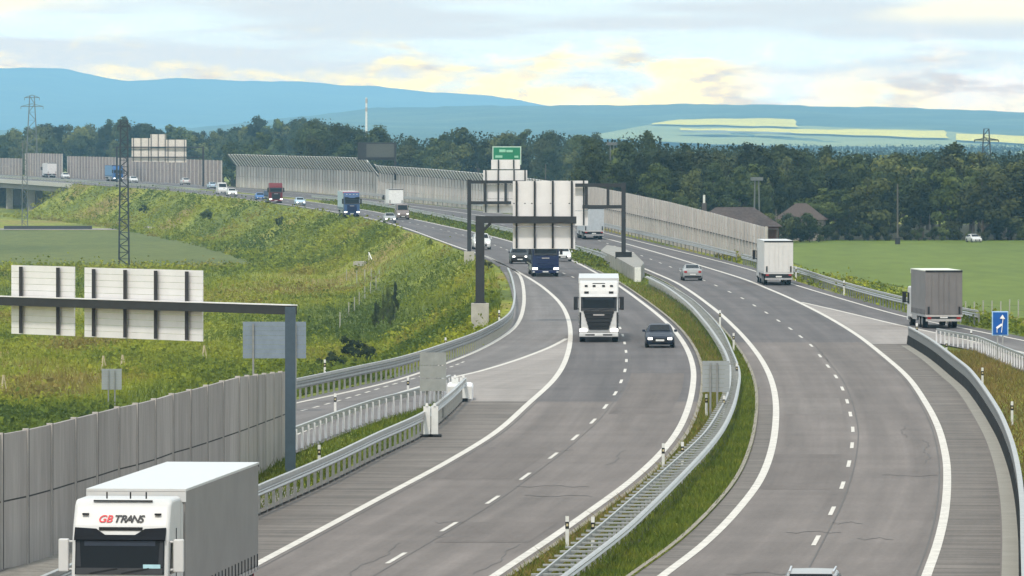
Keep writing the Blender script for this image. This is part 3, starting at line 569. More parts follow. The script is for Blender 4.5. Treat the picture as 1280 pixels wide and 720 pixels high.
for x0, x1, yt, yb, ribs in ((17,98,331,417,[0.19,0.78]), (111,257,334,421,[0.10,0.37,0.63,0.89])):
    A, B = on_beam(x0), on_beam(x1); A = A + Vector((0,0.5,0)); B = B + Vector((0,0.5,0)); zt, zb = z_at(yt, A), z_at(yb, A); board(g, A, B, zb, zt, 0.05, 2, lam=11, ribs=ribs)
# middle cantilever with big board
g = empty('sign_gantry', (0,0,0), 0, 'middle dark cantilever gantry holding one large pale sign back above the blue lorry', 'gantry', 'overhead sign gantries')
p = W(600,403); s = FOC/p.y
def mp(px, py, Y): return Vector(((px-CXP)*Y/FOC, Y, HC-(py-HZ)*Y/FOC))
zt = mp(600,270,p.y).z
MB().box(p.x-0.62, p.x+0.62, p.y-0.6, p.y+0.6, -1.0, 1.35).build('foundation', CONC, g, bevel=0.03)
MB().box(p.x-0.31, p.x+0.31, p.y-0.28, p.y+0.28, 1.33, zt).build('post', GANT, g); MB().box(p.x-0.42, p.x+0.42, p.y-0.4, p.y+0.4, 1.35, 1.43).build('base_plate', GANT, g)
MB().bar((p.x-0.3, p.y, zt-0.25), (p.x+6.75, p.y, zt-0.28), 0.44, 0.50).build('beam', GANT, g); MB().bar((p.x+0.3,p.y,zt-0.95),(p.x+0.75,p.y,zt-0.5),0.3,0.2).build('knee_brace', GANT, g)
A, B = mp(641,311,p.y+0.55), mp(719,225,p.y+0.55); board(g, A, B, A.z, B.z, 0.05, 4, lam=3, ribs=[0.06,0.35,0.64,0.945])
# rear pair of cantilevers
def rear_gantry(px, py, beams, brd, ribs, label, ribx=(), found=None, drops=()):
    g = empty('sign_gantry', (0,0,0), 0, label, 'gantry', 'overhead sign gantries'); p = W(px, py, found); Y = p.y; pt = mp(px, beams[0][2]-3, Y)
    MB().bar((p.x, Y, -0.2 if not found else found+0.1), pt, 0.42, 0.40).build('post', GANT, g)
    for x0, x1, yy in beams: MB().bar(mp(x0, yy, Y), mp(x1, yy, Y), 0.34, 0.34).build('beam', GANT, g)
    for x, a, b_ in ribx: MB().bar(mp(x, a, Y), mp(x, b_, Y), 0.28, 0.26).build('strut', GANT, g)
    for (x0, x1, yt, yb) in brd:
        A, B = mp(x0, yb, Y+0.5), mp(x1, yt, Y+0.5); board(g, A, B, A.z, B.z, 0.05, 3, lam=3, ribs=ribs)
    return g, p
g, p = rear_gantry(586.5, 323, [(585,658,227.5),(586,639,253.5)], [(604,659,212,266)], [0.06,0.34,0.70,0.95], 'rear dark gantry left of the carriageway with a stepped pale sign back', ribx=((606,227,254),(632,227,254)))
A, B = mp(614,211.5,p.y+0.5), mp(650,199,p.y+0.5); board(g, A, B, A.z, B.z, 0.05, 2, lam=1, ribs=[0.25,0.78])
MB().box(p.x-0.55, p.x+0.55, p.y-0.55, p.y+0.55, -0.6, 0.75).build('foundation', CONC, g)
g, p = rear_gantry(779.5, 322, [(709,782,231.5),(728,781,258.5)], [(657,735,225,282)], [0.1,0.4,0.7,0.93], 'rear dark gantry standing on the concrete pier in the median', ribx=((733,231,259),(760,231,259),(709,229,238)), found=1.2)
MB().box(p.x-0.8, p.x+0.8, p.y-0.55, p.y+0.55, 1.1, 1.75).build('footing', CONCD, g)
# pier
pr = empty('concrete_pier', (p.x, p.y, 0), 0, 'pale concrete pier widening in the median under the rear gantry post', 'pier'); w = 1.95
b = MB(); prof = [(q.x-p.x, q.y-p.y) for q in (W(750,327.5), W(771,338), W(792,351), W(801,351.5), W(806,345), W(794,332), W(778,324), W(758,320))]
b.v = [(x, y, -0.2) for x, y in prof] + [(x*0.97, y*0.98, 1.25) for x, y in prof]; n = len(prof); b.f = [tuple(range(n)), tuple(range(2*n-1, n-1, -1))] + [(i,(i+1)%n,n+(i+1)%n,n+i) for i in range(n)]; b.build('plinth', mat('pale_pier_concrete', (0.25,0.24,0.22), 0.9, var=0.25, scale=0.8), pr, bevel=0.06)
q = W(797,352) - p; b = MB().box(q.x-0.28,q.x+0.28,q.y-1.2,q.y-0.8,0,1.3); b.build('end_board', WHITE, pr)
# green sign for the traffic driving away
g = empty('direction_sign', (0,0,0), 0, 'green direction sign with white border above the stepped sign back', 'sign'); Y = 1180
MB().bar(mp(649,262,Y), mp(649,186,Y), 0.45, 0.4).build('post', GANT, g)
MB().plate([mp(615.5,206,Y-0.4), mp(651.5,206,Y-0.4), mp(651.5,183,Y-0.4), mp(615.5,183,Y-0.4)], -0.1).build('frame', mat('sign_white_border', (0.48,0.60,0.52), 0.5), g)
MB().plate([mp(616.8,205,Y-0.53), mp(650.2,205,Y-0.53), mp(650.2,184.2,Y-0.53), mp(616.8,184.2,Y-0.53)], -0.06).build('sign_face', mat('sign_green', (0.010,0.17,0.075), 0.45), g)
b = MB()
for x0, x1, y0, y1 in ((624,632,186.8,190.3),(633,641,187.4,190.3),(619,628,194.2,197.2),(643,648,194.6,197.2)): b = MB(); b.plate([mp(x0,y1,Y-0.62), mp(x1,y1,Y-0.62), mp(x1,y0,Y-0.62), mp(x0,y0,Y-0.62)], -0.04); b.build('lettering', mat('sign_lettering', (0.25,0.50,0.36), 0.5), g)
# far portal gantry with pale boards
g = empty('sign_gantry', (0,0,0), 0, 'far portal gantry with wide pale stepped sign back above the distant traffic', 'gantry', 'overhead sign gantries'); Y = 1480
for x, yb in ((146,235),(254,233)): MB().bar(mp(x,yb,Y), mp(x,183,Y), 0.42, 0.4).build('post', GANT, g)
for yy in (184, 196.5): MB().bar(mp(145,yy,Y), mp(255,yy,Y), 0.26, 0.26).build('beam', GANT, g)
for x0, x1, yt, yb, rb in ((164.5,188,172,202,[0.1,0.5,0.9]),(188,207.5,167,202,[0.05,0.5,0.95]),(207.5,233,174,203,[0.1,0.45,0.9])):
    A, B = mp(x0,yb,Y+0.4), mp(x1,yt,Y+0.4); board(g, A, B, A.z, B.z, 0.05, 3, lam=2, m=mat('cream_sign_back',(0.60,0.55,0.50),0.5), ribs=rb)
# dark message board above the wall
g = empty('message_board', (0,0,0), 0, 'dark variable message board rising behind the tall noise wall', 'message board'); Y = 1230
MB().bar(mp(494,225,Y), mp(494,178,Y), 0.4, 0.4).build('post', GANT, g)
A, B = mp(447,198,Y), mp(494,178,Y); MB().box(A.x, B.x, Y-0.3, Y+0.3, A.z, B.z).build('frame', GANT, g)
C, D = mp(458,196.5,Y-0.31), mp(492.5,180,Y-0.31); MB().box(C.x, D.x, Y-0.36, Y-0.31, C.z, D.z).build('display', mat('dull_display', (0.075,0.08,0.075), 0.6), g)
MB().bar(mp(447,198.5,Y), mp(494,199,Y), 0.35).build('beam', GANT, g)

def back_sign(base, w, h, ztop, label, legs, m=ALUG, tilt=0.0, rz=0.0, lam=8, legm=GALVD, front=True):
    g = empty('traffic_sign', base, rz, label, 'sign', 'sign backs on posts')
    for x in legs: yl = 0.0 if front else 0.22; MB().bar((x, yl, -0.6), (x, yl, ztop-0.1), 0.09).build('post', legm, g)
    b = MB(); hh = h/lam
    for k in range(lam): z = ztop-h+hh*k; b.box(-w/2, w/2, 0.07, 0.11, z, z+hh*0.96)
    b.build('sign_board', m, g); return g
p = WG(139.5,512); s = FOC/p.y; back_sign(p, 25/s, 26/s, HC-p.z-(461-HZ)/s, 'small grey sign back on two posts just above the near noise wall', (-4/s, 4/s))
p = Vector(((343-640)/26.5, FOC/26.5, 0)); p = GP(p.x, p.y); s = 26.5; back_sign(p, 79/s, 46/s, HC-p.z-(402-HZ)/s, 'wide ribbed blue-grey sign back standing behind the near gantry post', (-1.0, 1.0), m=mat('blue_grey_sign_back', (0.17,0.21,0.26), 0.5))
p = W(541,526); s = FOC/p.y; back_sign(p, 33/s, 49/s, (526-440)/s, 'square grey sign back in the wedge between exit ramp and main carriageway', (-8/s, 4/s, 9/s), front=False, m=mat('mid_grey_sign_back', (0.24,0.25,0.245), 0.5), lam=3, rz=-0.1)
p = W(895,522); s = FOC/p.y; back_sign(p, 34/s, 39/s, (522-451)/s, 'grey ribbed sign back on two posts in the curved grassy median', (-7/s, 1.5/s), m=ALUG, lam=7)
# blue sign with merging arrow
p = W(1250,449); s = FOC/p.y; g = empty('traffic_sign', p, 0, 'blue rectangular sign with white merging arrow beside the on-ramp', 'sign')
for x in (-3.2/s, 3.4/s): MB().bar((x,0,-0.3),(x,0,(449-392)/s), 0.07).build('post', GALV, g)
zt, zb, wv = (449-389)/s, (449-419.5)/s, 10.3/s
MB().box(-wv, wv, -0.10, -0.05, zb, zt).build('frame', mat('sign_pale_edge', (0.35,0.52,0.70), 0.5), g, bevel=0.02)
MB().box(-wv+0.06, wv-0.06, -0.13, -0.10, zb+0.06, zt-0.06).build('sign_face', mat('sign_blue', (0.008,0.085,0.33), 0.4), g)
def sp_(px, py): return Vector(((px-1250)/s, -0.15, (449-py)/s))
b = MB()
for q in ((1251.6,415.5,1253.6,396.5),(1246,415.5,1246,409.5),(1245.6,410,1252.3,405.2)): b.bar(sp_(q[0],q[1]), sp_(q[2],q[3]), 0.03, 0.12)
b.plate([sp_(1249.6,398), sp_(1256,398.6), sp_(1252.9,393.2)], 0.03); b.build('arrow', mat('sign_white', (0.8,0.8,0.8), 0.5), g)
# marker panels at the gore
def marker(px, py, n, label, hgt, w, sp):
    p = W(px, py); g = empty('marker_panel', p, 0, label, 'marker panel', 'white marker panels at the exit wedge')
    for k in range(n):
        x = (k-(n-1)/2)*sp; y = -0.7*k*0; f = MB().box(x-0.30, x+0.30, y-0.4-0.5*(n-1-k)*0, y+0.4, 0, 0.11); f.build('foot', BLACK, g, bevel=0.03)
        MB().box(x-w/2, x+w/2, y-0.03, y+0.03, 0.1, hgt).build('panel', WHITE, g, bevel=0.02)
        MB().tube((x,y,hgt), (x,y,hgt+0.14), 0.075, 0.05).build('lamp', WHITE, g)
marker(538.5, 546, 2, 'pair of white marker panels on black feet before the guardrail below the sign back', 1.32, 0.30, 0.34)
marker(574, 500, 2, 'pair of white marker panels at the nose of the exit wedge', 1.1, 0.34, 0.42)
p = W(577,502); g = empty('crash_cushion', p, 0, 'low white and grey crash cushion closing the nose of the exit wedge', 'crash cushion')
MB().box(-0.75,0.55,0.9,4.2,-0.05,0.8).build('body', ALU, g, bevel=0.15); MB().box(-0.7,0.5,0.8,0.88,0.1,0.7).build('nose_plate', WHITE, g); MB().box(-0.9,0.3,-0.3,0.3,0.0,0.16).build('foot', BLACK, g)

# delineator posts
dp_body = MB().prism([(-0.05,-0.2),(0.05,-0.2),(0.05,0.98),(-0.05,1.06)], -0.055, 0.055).mesh('post', WHITE); dp_band = MB().box(-0.06,0.06,-0.06,0.06,0.66,0.88).mesh('band', BLACK); dp_ref = MB().box(-0.035,0.035,-0.068,-0.058,0.74,0.82).mesh('reflector', AMB)
def delineator(px, py, label, zoff=0.0, scale=1.0):
    p = W(px, py); p.z += zoff; r = empty('delineator_post', p, 0, label, 'delineator', 'white delineator posts along the roads'); r.scale = (scale,)*3
    inst(dp_body, 'post', r); inst(dp_band, 'band', r); inst(dp_ref, 'reflector', r)
for px, py, l, z in (
    (709,687,'lowest white delineator in the grass left of the ladder barrier',0),(741,688,'white delineator inside the ladder barrier near the bottom of the view',0),
    (829,588,'white delineator left of the ladder barrier, second up from the bottom',0),(853,586,'white delineator inside the ladder barrier, second up from the bottom',0),
    (883,521,'white delineator at the foot of the median sign back',0),(905,523,'white delineator inside the barrier right of the median sign back',0),
    (921,479,'white delineator at the outermost bend of the median barrier',0),(917,438,'white delineator on the grass right of the upper median barrier',0),(900,410,'topmost white delineator by the upper median barrier',0),
    (399,590,'yellowish white delineator in the grass wedge beside the long twin guardrail',0),(419,520,'white delineator at the far side of the exit ramp above the pale posts',0),(510,498,'white delineator near the sign back along the exit ramp',0),
    (406,474,'white delineator behind the ramp guardrail below the weedy bank',0),(557,444,'white delineator behind the ramp guardrail right of the bushes',0),(624,410,'white delineator behind the ramp guardrail below the middle gantry foundation',0),
    (1183,448,'white delineator at the tip of the grass wedge behind the right barrier',0),(1228,485,'white delineator in the grass behind the bend of the right barrier',0),(1265,531,'white delineator in the grass nearest the right edge of the view',0),
    (1055,369,'yellow-topped delineator behind the guardrail beside the barley field',0),(995,350,'white delineator at the start of the guardrail right of the white trailer',0),
    (1146,428,'small delineator at the tip of the right barrier in front of the grey trailer',0),(1214,434,'small delineator on the slatted guardrail left of the blue sign',0)): delineator(px, py, l, z, 1.0 if py > 430 else 1.15)
# ------------------------------------------------------------------ vehicles
GLASS = mat('dark_vehicle_glass', (0.008,0.010,0.013), 0.14, var=0.02, spec=0.14); TYRE = mat('tyre_rubber', (0.012,0.012,0.012), 0.85); RIM = mat('wheel_rim', (0.30,0.30,0.31), 0.35, 0.7); DARK = mat('black_chassis_plastic', (0.016,0.016,0.018), 0.6)
LAMP = mat('lit_headlight', (1.0,0.97,0.90), 0.2, emit=1.8); LAMPO = mat('clear_headlight', (0.55,0.56,0.56), 0.15, spec=0.8); TAIL = mat('red_tail_light', (0.28,0.012,0.012), 0.3); PLATE = mat('number_plate', (0.62,0.62,0.60), 0.5); CHR = mat('silver_trim', (0.5,0.5,0.52), 0.3, 0.8)
def paint(name, c, rough=0.4): return mat('paint_'+name, c, rough, var=0.04, coat=0.06, spec=0.25)
def wheel_meshes(r, w):
    t = MB().tube((-w/2,0,0),(w/2,0,0), r, n=20); a = MB().tube((-w/2-0.012,0,0),(w/2+0.012,0,0), r*0.58, n=14); return t.mesh('tyre', TYRE), a.mesh('rim', RIM)
WT_T, WT_R = wheel_meshes(0.50, 0.34); WC_T, WC_R = wheel_meshes(0.32, 0.22)
def wheel(root, x, y, r=0.5, truck=True):
    e = bpy.data.objects.new('wheel', WT_T if truck else WC_T); COL.objects.link(e); e.parent = root; e.location = (x, y, r); k = r/(0.5 if truck else 0.32); e.scale = (1,k,k)
    inst(WT_R if truck else WC_R, 'rim', e)
def text_mesh(s, size, m, shear=0.0, bold=0.0):
    cu = bpy.data.curves.new('lettering', 'FONT'); cu.body = s; cu.size = size; cu.shear = shear; cu.extrude = 0.004; cu.offset = bold; cu.align_x = 'LEFT'; o = bpy.data.objects.new('tmp', cu); COL.objects.link(o)
    dg = bpy.context.evaluated_depsgraph_get(); me = bpy.data.meshes.new_from_object(o.evaluated_get(dg)); bpy.data.objects.remove(o); me.materials.clear(); me.materials.append(m); return me
def heading(line, Y): return math.atan2(-line.slope(Y), 1.0) if line else 0.0

def truck(px, py, label, line=None, away=False, cabc=None, box='curtain', boxc=None, length=16.4, height=4.0, cabh=3.86, grille=DARK, visor=True, logo=False, lights=True, group=None, rz=None, trailer=True, fascia=None, name='lorry', lamps=False, stripe=None, roofc=None, low=False):
    p = W(px, py); h = heading(line, p.y) if rz is None else rz
    root = empty(name, p, h + (math.pi if away else 0), label, 'truck', group)
    dy = -length if away else 0.0                  # away: origin at the rear
    def T(b): b.v = [(x, y+dy, z) for x, y, z in b.v]; return b
    cabc = cabc or paint('white', (0.50,0.50,0.50)); L0 = 2.75
    # cab
    prof = [(0.12,0.42),(0.02,0.75),(0.0,1.15),(0.05,1.95),(0.17,2.88),(0.30,3.22),(0.60,cabh-0.1),(0.80,cabh),(2.25,cabh),(2.25,0.55)]
    if low: prof = [(0.10,0.42),(0.0,0.8),(0.03,1.7),(0.35,cabh-0.15),(0.55,cabh),(2.05,cabh),(2.05,0.55)]
    T(MB().prism(prof, -1.23, 1.23)).build('cab', cabc, root, bevel=0.09, seg=3)
    zf = (1.5, 2.3) if low else (2.0, 2.86); yo = (lambda z: np.interp(z, [p_[1] for p_ in prof[:6]], [p_[0] for p_ in prof[:6]]))
    def fq(x0, x1, z0, z1, o, d=0.03): return [(x0, yo(z0)-o, z0), (x1, yo(z0)-o, z0), (x1, yo(z1)-o, z1), (x0, yo(z1)-o, z1)]
    T(MB().plate(fq(-1.13,1.13,zf[0],zf[1],0.02), 0.03)).build('windshield', GLASS, root)
    if visor and not low and not lamps:
        b = MB(); b.plate([(-1.16,yo(2.86)-0.10,2.86),(1.16,yo(2.86)-0.10,2.86),(1.16,yo(3.16)-0.03,3.16),(0.62,yo(3.16)-0.03,3.13),(0.38,yo(3.0)-0.06,2.98),(-0.38,yo(3.0)-0.06,2.98),(-0.62,yo(3.16)-0.03,3.13),(-1.16,yo(3.16)-0.03,3.16)], 0.03); T(b).build('sun_visor', mat('smoked_visor', (0.008,0.009,0.012), 0.7, spec=0.08), root)
    g0, g1 = (0.85, 1.45) if low else (0.80, 1.98) if lamps else (0.80, 1.86)
    gw = 0.9 if low else 0.98 if lamps else 0.80
    b = MB()
    for k in range(5): z = g0+(g1-g0)*k/5; w0, w1 = ((gw, gw) if not lamps else (0.62+0.36*k/5, 0.62+0.36*(k+1)/5)); z1 = z+(g1-g0)/5-0.035; b.plate([(-w0,yo(z+.02)-0.03,z+.02),(w0,yo(z+.02)-0.03,z+.02),(w1,yo(z1)-0.03,z1),(-w1,yo(z1)-0.03,z1)], 0.03)
    b.plate(fq(-gw+0.05, gw-0.05, g0, g1, 0.012), 0.02) if not lamps else b.plate([(-0.60,yo(g0)-0.012,g0),(0.60,yo(g0)-0.012,g0),(0.95,yo(g1)-0.012,g1),(-0.95,yo(g1)-0.012,g1)], 0.02); T(b).build('grille', grille, root)
    if not low: T(MB().box(-0.35,0.35,-0.06,-0.035,1.70,1.78)).build('badge', CHR, root)
    T(MB().box(-1.24,1.24,-0.06,0.6,0.34,0.62)).build('bumper', cabc if grille is DARK else grille, root, bevel=0.05)
    for sgn in (-1, 1):
        T(MB().box(sgn*0.98-0.24, sgn*0.98+0.24, -0.09, 0.1, 0.66, 0.86)).build('headlight', LAMP if lights and not away else LAMPO, root, bevel=0.03)
        b = MB().box(sgn*1.46-0.13, sgn*1.46+0.13, 0.25, 0.42, zf[0]+0.05, zf[1]+0.02); b.bar((sgn*1.2,0.35,zf[1]-0.05),(sgn*1.4,0.33,zf[1]-0.05),0.06); b.bar((sgn*1.2,0.35,zf[0]+0.1),(sgn*1.4,0.33,zf[0]+0.12),0.06); T(b).build('mirror', DARK if not logo else cabc, root, bevel=0.04)
        b = MB().plate([(sgn*1.245,0.42,zf[0]),(sgn*1.245,1.30,zf[0]),(sgn*1.245,1.30,zf[1]-0.04),(sgn*1.245,0.52,zf[1]-0.04)], 0.012); T(b).build('side_window', GLASS, root)
        T(MB().box(sgn*1.1-0.17, sgn*1.1+0.17, 0.95, 1.95, 0.42, 0.62)).build('step', DARK, root)
        wheel(root, sgn*1.04, 1.38+dy)
    if logo:
        b = MB()
        for x in (-0.92, 0.92): b.box(x-0.08,x+0.08,yo(3.22)+0.06,yo(3.22)+0.2,3.48,3.52)
        b.box(-0.75,0.75,0.6,0.66,3.80,3.84)
        for x in (-0.4,0.2,0.6): b.tube((x,0.55,3.88),(x,0.55,4.05),0.02,n=6)
        T(b).build('roof_bar', DARK, root); T(MB().box(-0.55,0.55,yo(3.16)-0.05,yo(3.16)+0.06,3.10,3.18)).build('vent', DARK, root)
        xs = -0.60
        for ch in 'GB TRANS':
            if ch == ' ': xs += 0.035; continue
            me = text_mesh(ch, 0.28, mat('logo_red', (0.62,0.03,0.04), 0.5) if ch in 'GB' else mat('logo_black', (0.015,0.015,0.02), 0.5), 0.28, 0.003 if ch in 'GB' else 0.006); o = inst(me, 'letter', root, (xs, 0.315, 3.30)); o.rotation_euler = (math.radians(62), 0, 0); xs += max(v.co.x for v in me.vertices)*(0.86 if ch in 'GB' else 0.74)
        T(MB().box(0.60,1.04,yo(2.2)-0.065,yo(2.2)-0.055,2.10,2.26)).build('dashboard_paper', mat('pale_blue_paper', (0.35,0.55,0.62), 0.6), root)
    elif visor and not low:
        b = MB()
        for x in (-0.8,-0.3,0.3,0.8): b.box(x-0.09,x+0.09,0.40,0.52,3.52,3.62)
        T(b).build('roof_lamp', DARK if lamps else LAMPO, root)
        if lamps: T(MB().box(-0.4,0.4,0.56,0.7,3.66,3.74)).build('vent', DARK, root)
    if not low:
        T(MB().plate(fq(-1.10,1.10,zf[0]+0.01,zf[0]+0.17,0.056), 0.004)).build('dashboard', mat('dashboard_grey', (0.035,0.037,0.042), 0.6), root)
        for sgn in (-1, 1): T(MB().plate([(sgn*0.98,yo(zf[0]+.2)-0.056,zf[0]+.2),(sgn*1.10,yo(zf[0]+.2)-0.056,zf[0]+.2),(sgn*1.10,yo(zf[1]-.02)-0.056,zf[1]-.02),(sgn*1.02,yo(zf[1]-.02)-0.056,zf[1]-.02)], 0.004*sgn)).build('cab_curtain', mat('cab_curtain_grey', (0.028,0.03,0.036), 0.8), root)
        b = MB(); b.plate(fq(-0.9,0.9,zf[1]-0.14,zf[1]-0.02,0.056), 0.004); T(b).build('sun_strip', mat('tinted_strip', (0.02,0.028,0.045), 0.4), root)
    if lamps:
        b = MB().box(-0.85,0.85,-0.075,0.0,0.44,0.52); T(b).build('air_intake', DARK, root); T(MB().plate([(-1.15,yo(2.9)-0.16,2.86),(1.15,yo(2.9)-0.16,2.86),(1.15,yo(3.05)-0.02,3.03),(-1.15,yo(3.05)-0.02,3.03)], 0.03)).build('sun_visor', cabc, root)
        for sgn in (-1, 1): T(MB().box(sgn*0.78-0.14, sgn*0.78+0.14, yo(3.15)-0.05, yo(3.15)+0.04, 3.08, 3.22)).build('spot_lamp', DARK, root); T(MB().box(sgn*1.17-0.05, sgn*1.17+0.05, -0.02, 0.1, 0.9, 1.9)).build('air_deflector', DARK, root)
    # wipers, door seams and side deflector of the cab
    b = MB()
    for x0, x1 in ((-0.75,-0.05),(0.05,0.75)): b.bar((x0, yo(zf[0]+0.05)-0.07, zf[0]+0.04), (x1, yo(zf[0]+0.2)-0.07, zf[0]+0.16), 0.03)
    T(b).build('wiper', DARK, root)
    if not low:
        for sgn in (-1, 1):
            b = MB(); b.box(sgn*1.236-0.012, sgn*1.236+0.012, 1.38, 1.41, 0.9, 3.1); b.box(sgn*1.236-0.012, sgn*1.236+0.012, 0.35, 0.38, 0.9, 1.95); b.box(sgn*1.24-0.02, sgn*1.24+0.02, 1.05, 1.3, 1.62, 1.68); T(b).build('door_seam', DARK, root)
            T(MB().plate([(sgn*1.20,2.24,0.75),(sgn*1.20,2.62,0.75),(sgn*1.20,2.62,cabh-0.25),(sgn*1.20,2.24,cabh-0.10)], 0.03*sgn)).build('side_deflector', cabc, root)
            T(MB().box(sgn*1.10-0.1, sgn*1.10+0.1, -0.075, 0.05, 0.40, 0.50)).build('fog_lamp', LAMPO, root)
        T(MB().box(-1.22,1.22,-0.03,0.02,0.625,0.655)).build('bumper_seam', DARK, root); T(MB().box(-0.26,0.26,-0.085,-0.06,0.42,0.53)).build('number_plate', PLATE, root)
    # deflector and box
    bc = boxc or mat('grey_curtain', (0.195,0.185,0.180), 0.55, var=0.16, scale=0.45, bump=0.05); y0 = L0 if not low else 2.3; zb = 1.15 if not low else 0.95
    rc = roofc or paint('white', (0.74,0.74,0.73))
    if trailer:
        T(MB().box(-1.265,1.265,y0,length-0.06,zb,height-0.05)).build('cargo_body', bc, root, bevel=0.03)
        T(MB().box(-1.285,1.285,y0-0.03,length-0.03,height-0.05,height+0.01)).build('roof', rc, root)
        T(MB().box(-1.285,1.285,y0-0.04,y0+0.02,height-0.32,height-0.06)).build('front_cap', fascia or rc, root)
        T(MB().box(-1.28,1.28,y0+0.1,length-0.02,zb-0.14,zb-0.002)).build('side_rail', CHR if box == 'curtain' else rc, root)
        if box == 'curtain':
            b = MB(); n = int((length-y0)/0.62)
            for sgn in (-1, 1):
                for k in range(n): yy = y0+0.3+k*0.62; b.box(sgn*1.272-0.012, sgn*1.272+0.012, yy, yy+0.07, zb-0.1, zb+0.34)
            T(b).build('strap', DARK, root)
        if stripe: T(MB().box(-1.272,1.272,y0+0.6,length-0.8,zb+0.3,zb+0.75)).build('stripe', stripe, root)
        # rear doors
        for sgn in (-1, 1):
            T(MB().box(min(0.015*sgn,1.24*sgn), max(0.015*sgn,1.24*sgn), length-0.065, length-0.02, zb+0.02, height-0.10)).build('rear_door', boxc or bc, root)
            for x in (0.35, 0.85): T(MB().bar((sgn*x,length,zb+0.05),(sgn*x,length,height-0.15),0.035)).build('lock_rod', bc, root)
            T(MB().box(sgn*1.0-0.13, sgn*1.0+0.13, length-0.02, length+0.02, zb-0.30, zb-0.16)).build('tail_light', TAIL, root)
            T(MB().box(sgn*1.05-0.06, sgn*1.05+0.06, length-0.01, length+0.06, zb+0.05, zb+0.55)).build('bumper_buffer', DARK, root)
        T(MB().box(-1.27,1.27,length-0.05,length+0.005,height-0.12,height+0.015)).build('rear_frame', DARK, root)
        T(MB().box(-1.2,1.2,length-0.35,length-0.06,0.50,0.66)).build('underrun_bar', CHR, root); T(MB().box(-0.26,0.26,length-0.05,length-0.03,0.72,0.84)).build('number_plate', PLATE, root)
        T(MB().box(-1.1,1.1,length-1.0,length-0.06,0.67,zb-0.15)).build('rear_beam', DARK, root)
    T(MB().box(-0.45,0.45,0.8,length-0.3,0.62,zb-0.15)).build('chassis', DARK, root)
    if not low and length > 12:
        for sgn in (-1, 1):
            for y in (4.7, length-5.4, length-4.1, length-2.8): wheel(root, sgn*1.03, y+dy)
            T(MB().box(sgn*1.18-0.03, sgn*1.18+0.03, 6.0, length-6.2, 0.5, 0.95)).build('side_guard', CHR, root)
            T(MB().box(sgn*1.02-0.2, sgn*1.02+0.2, 2.6, 3.9, 0.5, 1.05)).build('fuel_tank', CHR, root, bevel=0.08)
    else:
        for sgn in (-1, 1): wheel(root, sgn*1.0, length-2.3+dy, 0.46)
        if length > 8:
            for sgn in (-1, 1): wheel(root, sgn*1.0, length-3.6+dy, 0.46); T(MB().box(sgn*1.18-0.03, sgn*1.18+0.03, 2.6, length-4.6, 0.5, 0.9)).build('side_guard', CHR, root)
    return root

STY = {  # y, bonnet/belt z, roof z, half width of the top there; lengths in metres
 'saloon': dict(L=4.6, W=0.89, st=[(0,.60,.62,.60),(.10,.70,.71,.62),(.55,.80,.84,.70),(1.30,.92,.97,.72),(2.05,.95,1.37,.62),(2.5,.96,1.43,.61),(3.1,.97,1.41,.60),(3.95,1.0,1.07,.66),(4.5,.97,1.0,.66),(4.6,.72,.74,.64)], ws=(3,4), rw=(6,7), side=(3,7)),
 'hatch': dict(L=4.2, W=0.88, st=[(0,.60,.62,.60),(.10,.70,.72,.64),(.5,.82,.86,.70),(1.05,.94,1.0,.72),(1.85,.96,1.42,.62),(2.4,.97,1.48,.61),(3.5,.99,1.44,.60),(4.02,1.0,1.05,.68),(4.2,.80,.82,.66)], ws=(3,4), rw=(6,7), side=(3,7)),
 'estate': dict(L=4.75, W=0.90, st=[(0,.60,.62,.60),(.10,.70,.72,.64),(.55,.82,.86,.70),(1.25,.94,.99,.72),(2.05,.96,1.40,.64),(2.6,.97,1.47,.63),(4.2,1.0,1.44,.62),(4.65,1.0,1.06,.70),(4.75,.80,.82,.68)], ws=(3,4), rw=(6,7), side=(3,7)),
 'suv': dict(L=4.6, W=0.93, st=[(0,.70,.72,.64),(.10,.88,.90,.70),(.5,1.0,1.05,.76),(1.15,1.10,1.16,.78),(1.8,1.12,1.62,.68),(2.4,1.13,1.70,.67),(4.0,1.15,1.66,.66),(4.5,1.15,1.22,.72),(4.6,.9,.92,.70)], ws=(3,4), rw=(6,7), side=(3,7)),
 'van': dict(L=5.4, W=0.99, st=[(0,.80,.82,.70),(.12,1.0,1.05,.80),(.55,1.18,1.24,.84),(.95,1.30,1.40,.84),(1.7,1.40,2.25,.80),(2.2,1.42,2.42,.82),(5.2,1.45,2.40,.82),(5.38,1.4,2.2,.80),(5.4,.9,1.0,.80)], ws=(3,4), rw=(7,8), side=(3,5)),
}
